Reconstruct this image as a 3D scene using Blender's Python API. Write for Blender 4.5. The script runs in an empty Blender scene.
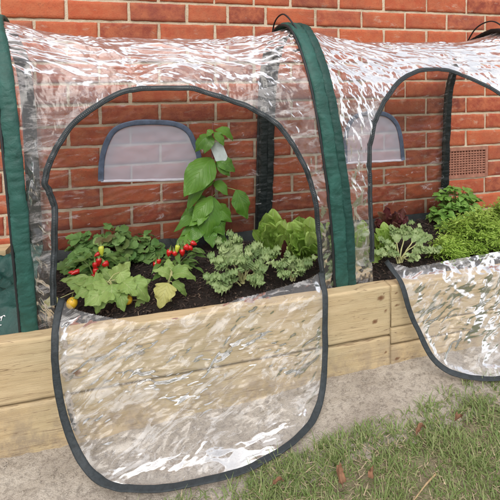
import bpy, math, random
import numpy as np
from mathutils import Vector, Matrix, noise
random.seed(7)
C = bpy.context.scene.collection
PI = math.pi
R = math.radians
V = Vector
# ------------------------------------------------------------------ camera
F, CX, CY = 397.2, 261.2, 91.65
CAM = V((0.3708, -1.7517, 0.9834))
CR, CD, CF = V((.97010, -.24254, -.00848)), V((-.01472, -.02392, -.99961)), V((.24224, .96985, -.02678))

def ray(x, y):
    return CR*((x-CX)/F) + CD*((y-CY)/F) + CF
def at_y(x, y, Y):
    d = ray(x, y); return CAM + d*((Y-CAM.y)/d.y)
def at_z(x, y, Z):
    d = ray(x, y); return CAM + d*((Z-CAM.z)/d.z)
def project(p):
    q = p-CAM; z = q.dot(CF); return (CX+F*q.dot(CR)/z, CY+F*q.dot(CD)/z)

# ------------------------------------------------------------------ helpers
class MB:
    def __init__(s):
        s.v = []; s.f = []; s.uv = []; s.val = []; s.pt = []
    def vert(s, p):
        s.v.append((p[0], p[1], p[2])); return len(s.v)-1
    def face(s, idx, uv=None, val=0.5):
        s.f.append(tuple(idx)); s.uv.append(uv or [(0., 0.)]*len(idx)); s.val.append(val)
    def grid(s, pts, val=0.5, closed=False, uvs=None, keep=None):
        """pts[i][j]; returns nothing"""
        ni, nj = len(pts), len(pts[0]); b = len(s.v)
        for row in pts:
            for p in row: s.vert(p)
        for i in range(ni-1):
            for j in range(nj if closed else nj-1):
                k = (j+1) % nj
                if keep and not keep(i, j): continue
                if uvs: u = [uvs(i, j), uvs(i+1, j), uvs(i+1, k), uvs(i, k)]
                else: u = [(i/(ni-1), j/max(1, nj-1)), ((i+1)/(ni-1), j/max(1, nj-1)), ((i+1)/(ni-1), k/max(1, nj-1)), (i/(ni-1), k/max(1, nj-1))]
                s.face((b+i*nj+j, b+(i+1)*nj+j, b+(i+1)*nj+k, b+i*nj+k), u, val)
    def box(s, lo, hi, val=.5):
        b = len(s.v)
        for z in (lo[2], hi[2]):
            for x, y in ((lo[0], lo[1]), (hi[0], lo[1]), (hi[0], hi[1]), (lo[0], hi[1])): s.vert((x, y, z))
        for q in ((3, 2, 1, 0), (4, 5, 6, 7), (0, 1, 5, 4), (1, 2, 6, 5), (2, 3, 7, 6), (3, 0, 4, 7)):
            s.face([b+i for i in q], None, val)
    def tube(s, pts, rad, n=8, val=.5, cap=True):
        pts = [V(p) for p in pts]
        if not hasattr(rad, '__len__'): rad = [rad]*len(pts)
        rows = []; up = None
        for i, p in enumerate(pts):
            d = (pts[min(i+1, len(pts)-1)]-pts[max(i-1, 0)])
            if d.length < 1e-9: d = V((0, 0, 1))
            d.normalize()
            if up is None: up = V((0, 0, 1)) if abs(d.z) < .9 else V((1, 0, 0))
            a = d.cross(up)
            if a.length < 1e-6: a = d.cross(V((1, 0, 0)))
            a.normalize(); up = a.cross(d).normalized()
            rows.append([p+(a*math.cos(2*PI*k/n)+up*math.sin(2*PI*k/n))*rad[i] for k in range(n)])
        b = len(s.v)
        s.grid(rows, val, closed=True)
        if cap:
            s.face([b+k for k in range(n)][::-1], None, val)
            e = b+(len(rows)-1)*n
            s.face([e+k for k in range(n)], None, val)
    def build(s, name, mat, parent=None, smooth=True, loc=None):
        me = bpy.data.meshes.new(name)
        me.from_pydata(s.v, [], s.f)
        at = me.attributes.new('val', 'FLOAT', 'FACE'); at.data.foreach_set('value', s.val)
        if s.pt:
            a2 = me.attributes.new('knot', 'FLOAT', 'POINT'); a2.data.foreach_set('value', s.pt)
        uvl = me.uv_layers.new(name='UVMap')
        flat = [c for u in s.uv for p in u for c in p]
        uvl.data.foreach_set('uv', flat)
        if smooth: me.polygons.foreach_set('use_smooth', [True]*len(me.polygons))
        me.materials.append(mat)
        me.update()
        o = bpy.data.objects.new(name, me); C.objects.link(o)
        if parent:
            o.parent = parent
            root = parent; off = V(parent.location)
            while root.parent: root = root.parent; off = off+V(root.location)
            me.transform(Matrix.Translation(-off))
        elif loc is not None:
            me.transform(Matrix.Translation(-V(loc))); o.location = loc
        return o

def tag(o, label=None, cat=None, group=None, kind=None):
    if label: o['label'] = label
    if cat: o['category'] = cat
    if group: o['group'] = group
    if kind: o['kind'] = kind
    return o
def thing(name, label, cat, loc=(0, 0, 0), group=None):
    o = bpy.data.objects.new(name, None); C.objects.link(o); o.location = loc; o.empty_display_size = .05
    return tag(o, label, cat, group)
def struct(name, mb, mat, smooth=True):
    return tag(mb.build(name, mat, None, smooth), kind='structure')

def lerp_tab(tab, t):
    for (a, x), (b, y) in zip(tab, tab[1:]):
        if t <= b: return x+(y-x)*(t-a)/(b-a) if b > a else y
    return tab[-1][1]
def catmull(P, n):
    """resample polyline of Vectors as smooth curve with n points per span"""
    out = []
    P = [V(p) for p in P]
    for i in range(len(P)-1):
        p0, p1, p2, p3 = P[max(i-1, 0)], P[i], P[i+1], P[min(i+2, len(P)-1)]
        for k in range(n):
            t = k/n
            out.append(.5*((2*p1)+(p2-p0)*t+(2*p0-5*p1+4*p2-p3)*t*t+(3*p1-p0-3*p2+p3)*t**3))
    out.append(P[-1]); return out
def nz(x, y=0, z=0): return noise.noise(V((x, y, z)))
def sstep(a, b, x):
    t = min(1, max(0, (x-a)/(b-a))); return t*t*(3-2*t)

# ------------------------------------------------------------------ materials
def nodes(name):
    m = bpy.data.materials.new(name); m.use_nodes = True
    nt = m.node_tree; nt.nodes.clear()
    return m, nt, nt.nodes, nt.links
class G:
    def __init__(s, name):
        s.m, s.nt, s.n, s.l = nodes(name)
        s.out = s.n.new('ShaderNodeOutputMaterial')
    def node(s, t, inp=None, **kw):
        n = s.n.new('ShaderNode'+t)
        for k, v in kw.items(): setattr(n, k, v)
        for k, v in (inp or {}).items():
            if hasattr(v, 'is_output') or isinstance(v, bpy.types.NodeSocket): s.l.new(v, n.inputs[k])
            else: n.inputs[k].default_value = v
        return n
    def coord(s, kind='Object'): return s.node('TexCoord').outputs[kind]
    def mapping(s, vec, scale=(1, 1, 1), rot=(0, 0, 0)):
        return s.node('Mapping', {'Vector': vec, 'Scale': scale, 'Rotation': rot}).outputs[0]
    def noise(s, vec, scale, detail=4, rough=.5, dist=0):
        return s.node('TexNoise', {'Vector': vec, 'Scale': scale, 'Detail': detail, 'Roughness': rough, 'Distortion': dist}).outputs['Fac']
    def ramp(s, fac, stops):
        n = s.node('ValToRGB', {'Fac': fac}); e = n.color_ramp.elements
        while len(e) < len(stops): e.new(.5)
        for k, (p, c) in enumerate(stops):
            e[k].position = p; e[k].color = (*c, 1) if hasattr(c, '__len__') else (c, c, c, 1)
        return n.outputs['Color']
    def mix(s, fac, a, b, blend='MIX'):
        n = s.node('Mix', data_type='RGBA', blend_type=blend)
        for i, v in ((0, fac), (6, a), (7, b)):
            if isinstance(v, bpy.types.NodeSocket): s.l.new(v, n.inputs[i])
            elif i: n.inputs[i].default_value = (*v, 1)
            else: n.inputs[i].default_value = v
        return n.outputs[2]
    def math(s, op, a, b=0., clamp=False):
        n = s.node('Math', operation=op); n.use_clamp = clamp
        for i, v in ((0, a), (1, b)):
            if isinstance(v, bpy.types.NodeSocket): s.l.new(v, n.inputs[i])
            else: n.inputs[i].default_value = v
        return n.outputs[0]
    def attr(s, name): return s.node('Attribute', attribute_name=name).outputs['Fac']
    def bump(s, h, strength, dist, normal=None):
        inp = {'Height': h, 'Strength': strength, 'Distance': dist}
        if normal is not None: inp['Normal'] = normal
        return s.node('Bump', inp).outputs[0]
    def principled(s, col, rough=.6, normal=None, **kw):
        n = s.node('BsdfPrincipled')
        for k, v in [('Base Color', col), ('Roughness', rough)]+list(kw.items()):
            if isinstance(v, bpy.types.NodeSocket): s.l.new(v, n.inputs[k])
            else: n.inputs[k].default_value = (*v, 1) if k == 'Base Color' else v
        if normal is not None: s.l.new(normal, n.inputs['Normal'])
        return n.outputs[0]
    def done(s, sh): s.l.new(sh, s.out.inputs['Surface']); return s.m

def mat_brick():
    g = G('brick'); co = g.coord()
    v = g.attr('val')
    base = g.ramp(v, [(0, (.20, .042, .026)), (.2, (.36, .066, .030)), (.5, (.50, .112, .042)), (.75, (.44, .088, .035)), (.9, (.30, .058, .032)), (1, (.36, .12, .075))])
    n1 = g.noise(co, 26, 6, .65); n2 = g.noise(co, 160, 3, .6); n3 = g.noise(co, 5.5, 5, .6)
    c = g.mix(g.ramp(n1, [(.38, 0), (.62, .75)]), base, (.50, .15, .065))
    c = g.mix(g.ramp(g.noise(co, 70, 5, .75), [(.54, 0), (.68, .45)]), c, (.26, .06, .032))
    c = g.mix(g.ramp(n2, [(.60, 0), (.75, .55)]), c, (.14, .045, .035))
    c = g.mix(g.ramp(g.noise(g.mapping(co, (1, 1, 2.6)), 9, 7, .7, .6), [(.58, 0), (.70, .6)]), c, (.55, .42, .32))
    c = g.mix(g.ramp(n3, [(.58, 0), (.75, .35)]), c, (.17, .055, .04))
    c = g.mix(g.ramp(g.noise(co, 2.1, 5, .65, .4), [(.5, 0), (.68, .4)]), c, (.16, .06, .045))
    h = g.math('ADD', g.math('MULTIPLY', n1, .6), g.math('MULTIPLY', n2, .5))
    return g.done(g.principled(c, .85, g.bump(h, .7, .004)))
def mat_mortar():
    g = G('mortar'); co = g.coord()
    n1 = g.noise(co, 14, 6, .65); n2 = g.noise(co, 220, 3, .6)
    c = g.ramp(n1, [(.3, (.47, .36, .25)), (.5, (.62, .51, .37)), (.75, (.72, .63, .49))])
    c = g.mix(g.ramp(g.noise(co, 3.3, 4, .6), [(.55, 0), (.7, .5)]), c, (.33, .22, .16))
    return g.done(g.principled(c, .95, g.bump(g.math('ADD', n1, g.math('MULTIPLY', n2, .4)), .9, .008)))
def mat_wood(name, a, b, sc=1.0):
    g = G(name); co = g.coord(); kn = g.attr('knot'); v = g.attr('val')
    p = g.mapping(co, (1.3, 10, 16))
    off = g.node('VectorMath', {0: p, 1: g.node('CombineXYZ', {'X': g.math('MULTIPLY', v, 37.), 'Y': g.math('MULTIPLY', v, 11.), 'Z': g.math('MULTIPLY', kn, 1.4)}).outputs[0]}, operation='ADD').outputs[0]
    n1 = g.noise(off, 3.2, 6, .6, .5); n2 = g.noise(g.mapping(co, (5, 60, 300)), 1.6, 4, .7); n3 = g.noise(co, 3, 4, .6)
    c = g.ramp(n1, [(.25, a), (.5, [(x+y)/2 for x, y in zip(a, b)]), (.72, b)])
    c = g.mix(g.ramp(n2, [(.45, 0), (.72, .5)]), c, (.36, .24, .12))
    c = g.mix(g.ramp(n3, [(.45, 0), (.7, .6)]), c, (.42, .36, .22))
    zz = g.node('SeparateXYZ', {'Vector': g.node('NewGeometry').outputs['Position']}).outputs[2]
    sp = g.math('MULTIPLY', g.ramp(g.noise(co, 22, 6, .75), [(.42, 0), (.6, 1)]), g.ramp(zz, [(.02, .75), (.17, .0)]))
    c = g.mix(sp, c, (.25, .20, .15))
    cr = g.noise(g.mapping(off, (1, 1.6, 2.6)), 2.2, 3, .5, .3)
    c = g.mix(g.ramp(g.math('ABSOLUTE', g.math('SUBTRACT', cr, .5)), [(.0, .8), (.010, 0)]), c, (.16, .10, .055))
    c = g.mix(g.ramp(kn, [(.15, 0), (.5, .55), (.9, .95)]), c, (.15, .062, .024))
    c = g.mix(g.ramp(g.noise(co, 95, 3, .6), [(.66, 0), (.78, .35)]), c, (.24, .16, .09))
    return g.done(g.principled(c, .8, g.bump(g.math('ADD', n1, n2), .35, .003)))
def mat_soil():
    g = G('soil'); co = g.coord()
    n1 = g.noise(co, 40, 8, .75); n2 = g.noise(co, 8, 4)
    c = g.ramp(n1, [(.3, (.008, .005, .004)), (.5, (.026, .016, .012)), (.68, (.055, .033, .024))])
    c = g.mix(g.ramp(n2, [(.5, 0), (.7, .4)]), c, (.05, .03, .022))
    return g.done(g.principled(c, .95, g.bump(n1, 1, .02)))
def mat_mulch():
    g = G('mulch_chips')
    c = g.ramp(g.attr('val'), [(0, (.010, .007, .006)), (.6, (.034, .021, .016)), (.9, (.08, .052, .038)), (1, (.17, .125, .09))])
    return g.done(g.principled(c, .9))
def mat_ground():
    g = G('sandy_ground'); co = g.coord()
    n1 = g.noise(co, 5, 6, .65); n2 = g.noise(co, 70, 6, .75); n3 = g.noise(co, 260, 3, .6)
    c = g.ramp(n1, [(.3, (.35, .30, .245)), (.5, (.50, .44, .37)), (.7, (.60, .54, .46))])
    c = g.mix(g.ramp(n2, [(.38, .55), (.52, 0)]), c, (.17, .14, .115))
    c = g.mix(g.ramp(n3, [(.55, 0), (.75, .4)]), c, (.52, .48, .42))
    c = g.mix(g.ramp(g.noise(co, 17, 5, .7), [(.60, 0), (.72, .45)]), c, (.19, .16, .13))
    return g.done(g.principled(c, .95, g.bump(g.math('ADD', n2, g.math('MULTIPLY', n3, .5)), .9, .008)))
def mat_lawnbase():
    g = G('lawn_soil'); co = g.coord()
    n1 = g.noise(co, 30, 6, .7)
    c = g.ramp(n1, [(.3, (.15, .12, .075)), (.5, (.26, .22, .14)), (.7, (.22, .23, .12))])
    return g.done(g.principled(c, .95, g.bump(n1, 1, .02)))
def mat_leaf(name, dark, mid, light, vein=(.3, .42, .16), veins=9., veinamt=.35, transl=.3, rough=.45, edge=None, spec=.4):
    g = G(name); v = g.attr('val'); uv = g.coord('UV'); co = g.coord()
    sep = g.node('SeparateXYZ', {'Vector': uv}); t, s = sep.outputs[0], sep.outputs[1]
    a = g.math('ABSOLUTE', g.math('SUBTRACT', s, .5))
    # midrib + side veins
    mid_m = g.math('SUBTRACT', 1., g.math('MULTIPLY', a, 26.), True)
    ph = g.math('SUBTRACT', g.math('MULTIPLY', t, veins), g.math('MULTIPLY', a, veins*.9))
    fr = g.math('ABSOLUTE', g.math('SUBTRACT', g.math('FRACT', ph), .5))
    side = g.math('SUBTRACT', 1., g.math('MULTIPLY', fr, 9.), True)
    vm = g.math('MULTIPLY', g.math('MAXIMUM', mid_m, g.math('MULTIPLY', side, .6)), veinamt)
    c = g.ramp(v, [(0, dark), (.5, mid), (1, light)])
    n1 = g.noise(co, 45, 4, .6)
    c = g.mix(g.ramp(n1, [(.4, 0), (.7, .35)]), c, light)
    if edge: c = g.mix(g.ramp(a, [(.2, 0), (.48, .8)]), c, edge)
    c = g.mix(vm, c, vein)
    hb = g.math('ADD', g.math('MULTIPLY', g.math('SUBTRACT', 1., side), .6), g.math('MULTIPLY', n1, .5))
    nm = g.bump(hb, .5, .003)
    p = g.principled(c, rough, nm, **{'Specular IOR Level': spec})
    tr = g.node('BsdfTranslucent', {'Color': g.mix(.5, c, light), 'Normal': nm}).outputs[0]
    return g.done(g.node('MixShader', {0: transl, 1: p, 2: tr}).outputs[0])
def mat_plain(name, col, rough=.5, var=.25, scale=30, spec=.5, bump=0., sheen=0):
    g = G(name); co = g.coord(); n = g.noise(co, scale, 5, .6)
    c = g.mix(g.ramp(n, [(.3, 0), (.7, 1)]), tuple(x*(1-var) for x in col), tuple(min(1, x*(1+var)) for x in col))
    nm = g.bump(n, bump, .004) if bump else None
    return g.done(g.principled(c, rough, nm, **{'Specular IOR Level': spec, 'Sheen Weight': sheen}))
def mat_fabric(name, col):
    g = G(name); co = g.coord()
    n = g.noise(co, 18, 5, .6, .4); w = g.noise(g.mapping(co, (1, 1, 1)), 500, 2)
    c = g.mix(g.ramp(n, [(.3, 0), (.7, 1)]), tuple(x*.7 for x in col), tuple(x*1.3 for x in col))
    c = g.mix(g.ramp(g.noise(co, 60, 4, .7), [(.6, 0), (.8, .5)]), c, tuple(x*2 for x in col))
    nm = g.bump(w, .25, .001, g.bump(n, .6, .012))
    return g.done(g.principled(c, .55, nm, **{'Specular IOR Level': .35, 'Sheen Weight': .0}))
def mat_plastic(name, milk=.07, ior=1.5, gain=1.5, rot=.3, lo=.5, hi=.64, veil=.4, r1=.26, r2=.13, milkcol=(.92, .92, .93)):
    """clear film; creases are modelled in the mesh, the white veil of reflections is painted on as streaks over a faint haze"""
    g = G(name); co = g.coord()
    fr = g.math('MULTIPLY', g.node('Fresnel', {'IOR': ior}).outputs[0], gain, True)
    tr = g.node('BsdfTransparent', {'Color': (.99, .99, .99, 1)}).outputs[0]
    gl = g.node('MixShader', {0: .32, 1: g.node('BsdfGlossy', {'Roughness': r1}).outputs[0], 2: g.node('BsdfGlossy', {'Roughness': r2}).outputs[0]}).outputs[0]
    a = g.node('MixShader', {0: fr, 1: tr, 2: gl}).outputs[0]
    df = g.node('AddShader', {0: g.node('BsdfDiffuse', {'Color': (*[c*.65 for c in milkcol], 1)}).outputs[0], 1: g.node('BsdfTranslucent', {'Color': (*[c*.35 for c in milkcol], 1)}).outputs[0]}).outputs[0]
    if veil:
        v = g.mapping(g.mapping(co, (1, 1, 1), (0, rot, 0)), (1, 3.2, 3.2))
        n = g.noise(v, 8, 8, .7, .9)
        milk_veil = g.math('ADD', milk, g.math('MULTIPLY', g.ramp(n, [(lo, 0), (hi, 1)]), veil))  # film haze plus painted white streaks imitating light reflected off the creases
    else: milk_veil = milk
    return g.done(g.node('MixShader', {0: milk_veil, 1: a, 2: df}).outputs[0])

M = dict(
    brick=mat_brick(), mortar=mat_mortar(),
    wood=mat_wood('pine_board', (.60, .475, .29), (.46, .34, .185)),
    wood_old=mat_wood('weathered_board', (.42, .30, .17), (.28, .18, .09)),
    soil=mat_soil(), mulch=mat_mulch(), ground=mat_ground(), lawn=mat_lawnbase(),
    terracotta=mat_plain('terracotta', (.36, .165, .115), .85, .25, 40, .3, .4),
    dark=mat_plain('vent_cavity', (.03, .018, .015), .9),
    green=mat_fabric('green_fabric', (.021, .086, .070)),
    green_dark=mat_fabric('dark_green_fabric', (.012, .054, .045)),
    black_cloth=mat_fabric('black_cloth', (.004, .008, .008)),
    black=mat_plain('black_webbing', (.014, .016, .018), .6, .3, 60),
    zip=mat_plain('charcoal_tape', (.024, .031, .035), .6, .35, 90, .4, .5),
    navy=mat_plain('navy_tape', (.055, .075, .12), .5, .4, 40),
    white=mat_plain('white_print', (.8, .8, .8), .5, .05),
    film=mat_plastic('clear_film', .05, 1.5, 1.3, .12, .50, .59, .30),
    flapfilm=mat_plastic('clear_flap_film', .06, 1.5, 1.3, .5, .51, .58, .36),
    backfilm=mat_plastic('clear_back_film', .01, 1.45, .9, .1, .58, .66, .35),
    stem=mat_plain('green_stem', (.16, .22, .06), .5, .3), stem_red=mat_plain('red_stem', (.16, .05, .04), .5, .3),
    stem_pale=mat_plain('pale_stem', (.40, .40, .18), .5, .25), hem=mat_plain('window_hem', (.50, .48, .54), .5, .15), twig=mat_plain('straw', (.42, .30, .16), .8, .3),
    red=mat_plain('red_skin', (.48, .012, .012), .2, .2, 20, .6), lime=mat_plain('lime_skin', (.45, .50, .05), .25, .15, 20, .6),
    yellow=mat_plain('yellow_skin', (.75, .45, .03), .25, .15, 25, .6),
    deadleaf=mat_plain('dead_leaf', (.20, .105, .06), .8, .6, 60, .2, .5),
    deadgrass=mat_leaf('grass_blade', (.12, .20, .05), (.20, .30, .085), (.38, .42, .19), vein=(.25, .3, .12), veins=1, veinamt=.1, transl=.3),
    thatch=mat_plain('thatch', (.40, .33, .21), .9, .4, 60),
    tagm=mat_plain('plant_tag_card', (.44, .50, .50), .35, .12, 60),
    pepper=mat_leaf('broad_leaf', (.045, .13, .015), (.085, .215, .024), (.17, .34, .05), (.20, .33, .09), 8., .4, .3, .35),
    straw=mat_leaf('strawberry_leaf', (.13, .075, .035), (.075, .19, .04), (.23, .36, .11), (.16, .22, .1), 8., .35, .22, .5),
    egg=mat_leaf('eggplant_leaf', (.12, .23, .05), (.22, .35, .085), (.37, .47, .16), (.45, .50, .24), 6., .5, .3, .5),
    yell=mat_leaf('yellowing_leaf', (.34, .36, .08), (.42, .42, .12), (.48, .46, .16), (.5, .52, .25), 6., .4, .3, .5),
    chil=mat_leaf('chilli_leaf', (.06, .13, .025), (.10, .20, .04), (.16, .27, .07), (.2, .3, .1), 7., .3, .3, .4),
    kale=mat_leaf('kale_leaf', (.14, .23, .08), (.24, .35, .13), (.40, .50, .23), (.48, .55, .36), 5., .5, .28, .5),
    lett=mat_leaf('lettuce_leaf', (.17, .31, .04), (.28, .46, .075), (.42, .58, .15), (.50, .58, .28), 9., .8, .4, .4),
    redlett=mat_leaf('red_leaf', (.05, .015, .02), (.12, .025, .035), (.14, .08, .04), (.25, .08, .08), 6., .4, .3, .4),
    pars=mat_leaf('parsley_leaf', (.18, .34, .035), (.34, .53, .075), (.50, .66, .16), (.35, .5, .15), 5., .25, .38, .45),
    cel=mat_leaf('celery_leaf', (.09, .22, .035), (.17, .36, .06), (.30, .50, .13), (.3, .45, .15), 6., .35, .33, .4),
)

# ------------------------------------------------------------------ brick wall
COURSE, BL, J = .086, .24, .0115
Z0 = 1.235
WX0, WX1, WZ1 = -2.16, 4.8, 2.7
va0, va1 = at_y(445, 160, 0).x, at_y(487.5, 160, 0).x     # air vent span
vz0, vz1 = Z0-9*COURSE+J/2, Z0-7*COURSE-J/2
wall = thing('brick_wall', 'orange red brick house wall with pale mortar behind the grow tunnels', 'wall', (0, .1, 0))
mb = MB()
def brick(x0, x1, z0, z1, val):
    nx = max(3, int((x1-x0)/.022)); nzz = 5
    y0 = random.uniform(-.0025, .0015); tx = random.uniform(-.006, .006); tz = random.uniform(-.012, .012)
    cx, cz = (x0+x1)/2, (z0+z1)/2
    us = [0, .0, .004]+[ (x1-x0)*k/nx for k in range(1, nx)]+[x1-x0-.004, x1-x0, x1-x0]
    ws = [0, .0, .0035]+[(z1-z0)*k/nzz for k in range(1, nzz)]+[z1-z0-.0035, z1-z0, z1-z0]
    rows = []
    for i, u in enumerate(us):
        row = []
        for j, w in enumerate(ws):
            x, z = x0+u, z0+w
            y = y0+(x-cx)*tx+(z-cz)*tz
            ring = min(i, j, len(us)-1-i, len(ws)-1-j)
            e = nz(x*30, z*30, 3.3)*.0028+nz(x*120, z*120, 1)*.0014
            if ring <= 1:
                if i <= 1: x += max(-.002, e)
                if i >= len(us)-2: x -= max(-.002, e)
                if j <= 1: z += max(-.002, nz(x*28, z*9, 8)*.003+nz(x*110, z*9, 1)*.0014)
                if j >= len(ws)-2: z -= max(-.002, nz(x*28, z*9, 5)*.003+nz(x*110, z*9, 2)*.0014)
            if ring == 0: y = .03
            elif ring == 1: y += .0035
            y += nz(x*70, z*70, 9)*.0008 if ring else 0
            row.append((x, y, z))
        rows.append(row)
    mb.grid(rows, val)
for r in range(int((WZ1-Z0)/COURSE)+1, -16, -1):
    z0 = Z0+(r-1)*COURSE+J/2; z1 = z0+COURSE-J
    if z0 < -.12: continue
    off = 0 if r % 2 == 1 else .5
    js = [off+k for k in range(-10, 3)]+[off+2.737]+[off+3.474+k for k in range(0, 18)]
    for a, b in zip(js, js[1:]):
        x0, x1 = a*BL+J/2+random.uniform(-.002, .002), b*BL-J/2+random.uniform(-.002, .002)
        if r in (-7, -8):
            if x1 > va0-.006 and x0 < va1+.006:
                if x0 < va0-.03: x1 = va0-.008
                elif x1 > va1+.03: x0 = va1+.008
                else: continue
                if x1-x0 < .02: continue
        dz = .003*nz(x0*1.3, z0*3)
        brick(x0, x1, z0+dz, z1+dz, random.random())
bricks = mb.build('brickwork', M['brick'], wall)
mb = MB()
mpts = []
nx, nz_ = 240, 110
for i in range(nx+1):
    row = []
    for j in range(nz_+1):
        x = WX0+.12+(WX1-WX0-.24)*i/nx; z = -.1+(WZ1+.05+.1)*j/nz_
        row.append((x, .0055+nz(x*20, z*20)*.002, z))
    mpts.append(row)
mb.grid(mpts, keep=lambda i, j: not (va0 < mpts[i][j][0] and mpts[i+1][j][0] < va1 and vz0 < mpts[i][j][2] and mpts[i][j+1][2] < vz1))
mb.box((WX0+.12, .06, -.1), (WX1-.12, .22, WZ1+.05))
mb.build('mortar', M['mortar'], wall, smooth=True)
# air vent
vent = thing('air_vent', 'terracotta air brick grille with a grid of square holes set in the brick wall', 'vent', ((va0+va1)/2, 0, vz0))
mb = MB()
nxh, nzh = 13, 10; fr = .017
mb.box((va0, -.004, vz0), (va0+fr, .03, vz1)); mb.box((va1-fr, -.004, vz0), (va1, .03, vz1))
mb.box((va0+fr, -.0045, vz0), (va1-fr, .03, vz0+fr)); mb.box((va0+fr, -.0045, vz1-fr), (va1-fr, .03, vz1))
mb.build('vent_frame', M['terracotta'], vent, smooth=False)
mb = MB()
hx, hz = (va1-va0-2*fr)/nxh, (vz1-vz0-2*fr)/nzh
for k in range(1, nxh):
    x = va0+fr+k*hx; mb.box((x-hx*.24, .0, vz0+fr), (x+hx*.24, .024, vz1-fr))
for k in range(1, nzh):
    z = vz0+fr+k*hz; mb.box((va0+fr, -.002, z-hz*.25), (va1-fr, .022, z+hz*.25))
mb.build('vent_grid', M['terracotta'], vent, smooth=False)
mb = MB(); mb.box((va0, .045, vz0), (va1, .058, vz1)); mb.build('vent_back', M['dark'], vent, smooth=False)

# ------------------------------------------------------------------ ground
edge_px = [(60, 540), (150, 517), (230, 492), (262, 481), (300, 469), (330, 456), (345, 448), (385, 438), (410, 429), (440, 420), (460, 412), (490, 400), (520, 390), (600, 362)]
def gz(x, y):
    return .045*sstep(.1, 1.3, x)+.006*nz(x*5, y*5, 2)+.004*nz(x*16, y*16, 7)+.012*sstep(-.68, -.6, y)*nz(x*4, 1, 1)
edge = [at_z(x, y, .02) for x, y in edge_px]
def edge_y(x):
    tab = [(-6, edge[0].y+.02)]+[(p.x, p.y) for p in edge]+[(9, edge[-1].y-.02)]
    return lerp_tab(tab, x)
mb = MB(); pts = []
for i in range(301):
    x = -1.2+4.6*i/300
    pts.append([(x, -.58-j*.0125, gz(x, -.58-j*.0125)+.006*nz(x*40, j*.5, 4)) for j in range(0, 60)])
mb.grid(pts)
struct('sandy_path', mb, M['ground'])
mb = MB(); pts = []
xs = sorted([-60, -20, -8, -4, -2]+[-1.2+.05*k for k in range(93)]+[4, 6, 10, 25, 60]); ys = [-.5, -.7]+[-.72-.04*k for k in range(30)]+[-2.5, -4, -8, -20, -60]
for x in xs:
    pts.append([(x, y, gz(min(3, max(-1, x)), y)-.012+.016*sstep(edge_y(x)+.03, edge_y(x)-.08, y)) for y in ys])
mb.grid(pts)
struct('lawn_ground', mb, M['lawn'])
rnd = random.Random(3)
nr = np.random.default_rng(4)
def blades(name, mat, n, L0, L1, w0, w1, lean0, lean1, curl, jitter, spread, sparse):
    x = nr.uniform(-.1, 2.45, n*3); d = nr.uniform(-.035, spread, n*3)
    ey = np.interp(x, [p.x for p in edge], [p.y for p in edge])
    clump = np.array([nz(a*9, b*9, 5) for a, b in zip(x, ey-d)])
    keep = (d > .012) | (nr.random(n*3) < .25+.6*clump)
    keep &= (clump > -.24) | (nr.random(n*3) < sparse)
    x, d, ey, clump = [q[keep][:n] for q in (x, d, ey, clump)]; y = ey-d; n = len(x)
    L = nr.uniform(L0, L1, n)*np.where(clump > .1, 1.3, .85); w = nr.uniform(w0, w1, n); az = nr.uniform(0, 2*PI, n)
    ang = nr.uniform(lean0, lean1, n); cu = curl*nr.uniform(.4, 1.4, n)
    z = np.array([gz(a, b) for a, b in zip(x, y)])+nr.uniform(-.004, jitter, n)
    dx, dy = np.cos(az), np.sin(az); vs = []
    px, py, pz = x.copy(), y.copy(), z.copy()
    for k in range(4):
        ww = w*(1-(k/3)**1.6)+.00015
        vs.append(np.stack([px+dy*ww, py-dx*ww, pz], -1)); vs.append(np.stack([px-dy*ww, py+dx*ww, pz], -1))
        px = px+dx*np.sin(ang)*L/3; py = py+dy*np.sin(ang)*L/3; pz = pz+np.cos(ang)*L/3; ang = ang+cu*.4
    v = np.stack(vs, 1).reshape(-1, 3); b0 = np.arange(n)[:, None]*8
    f = np.concatenate([b0+np.array([[2*k, 2*k+1, 2*k+3, 2*k+2]]) for k in range(3)], 1).reshape(-1, 4)
    me = bpy.data.meshes.new(name); me.from_pydata(v.tolist(), [], f.tolist())
    at = me.attributes.new('val', 'FLOAT', 'FACE')
    val = np.clip(nr.normal(.5, .28, n)+clump*.4, 0, 1); at.data.foreach_set('value', np.repeat(val, 3).astype(np.float32))
    me.uv_layers.new(name='UVMap'); me.polygons.foreach_set('use_smooth', [True]*len(f)); me.materials.append(M[mat]); me.update()
    o = bpy.data.objects.new(name, me); C.objects.link(o); return tag(o, kind='stuff')
blades('lawn_grass', 'deadgrass', 62000, .012, .036, .0007, .0017, .1, 1.1, 1., .003, .55, .35)
blades('grass_thatch', 'thatch', 15000, .010, .034, .0005, .0013, 1.15, 1.6, .1, .010, .55, .8)
mb = MB()
def blade(mb, p, L, w, az, lean, val, curl=1.):
    d = V((math.cos(az), math.sin(az), 0)); q2 = V((-d.y, d.x, 0)); rows = []
    q = V(p); ang = lean
    for k in range(4):
        t = k/3; ww = w*(1-t**1.6)+.0002
        rows.append([q-q2*ww, q+q2*ww])
        q = q+(d*math.sin(ang)+V((0, 0, 1))*math.cos(ang))*L/3; ang += curl*.45
    mb.grid(rows, val)
for k in range(26):      # stray tufts creeping out on the path
    px = rnd.choice([(236, 486), (250, 478), (265, 471), (290, 465), (330, 447), (360, 437), (395, 428), (420, 417), (440, 407), (455, 398), (470, 390), (486, 385)])
    c = at_z(px[0]+rnd.uniform(-9, 9), px[1]+rnd.uniform(-3, 8), .03)
    for q in range(24):
        blade(mb, (c.x+rnd.gauss(0, .014), c.y+rnd.gauss(0, .011), gz(c.x, c.y)-.003), rnd.uniform(.015, .045), .0013, rnd.uniform(0, 2*PI), rnd.uniform(.2, 1.1), rnd.random(), 1)
tag(mb.build('grass_tufts', M['deadgrass']), kind='stuff')
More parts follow.
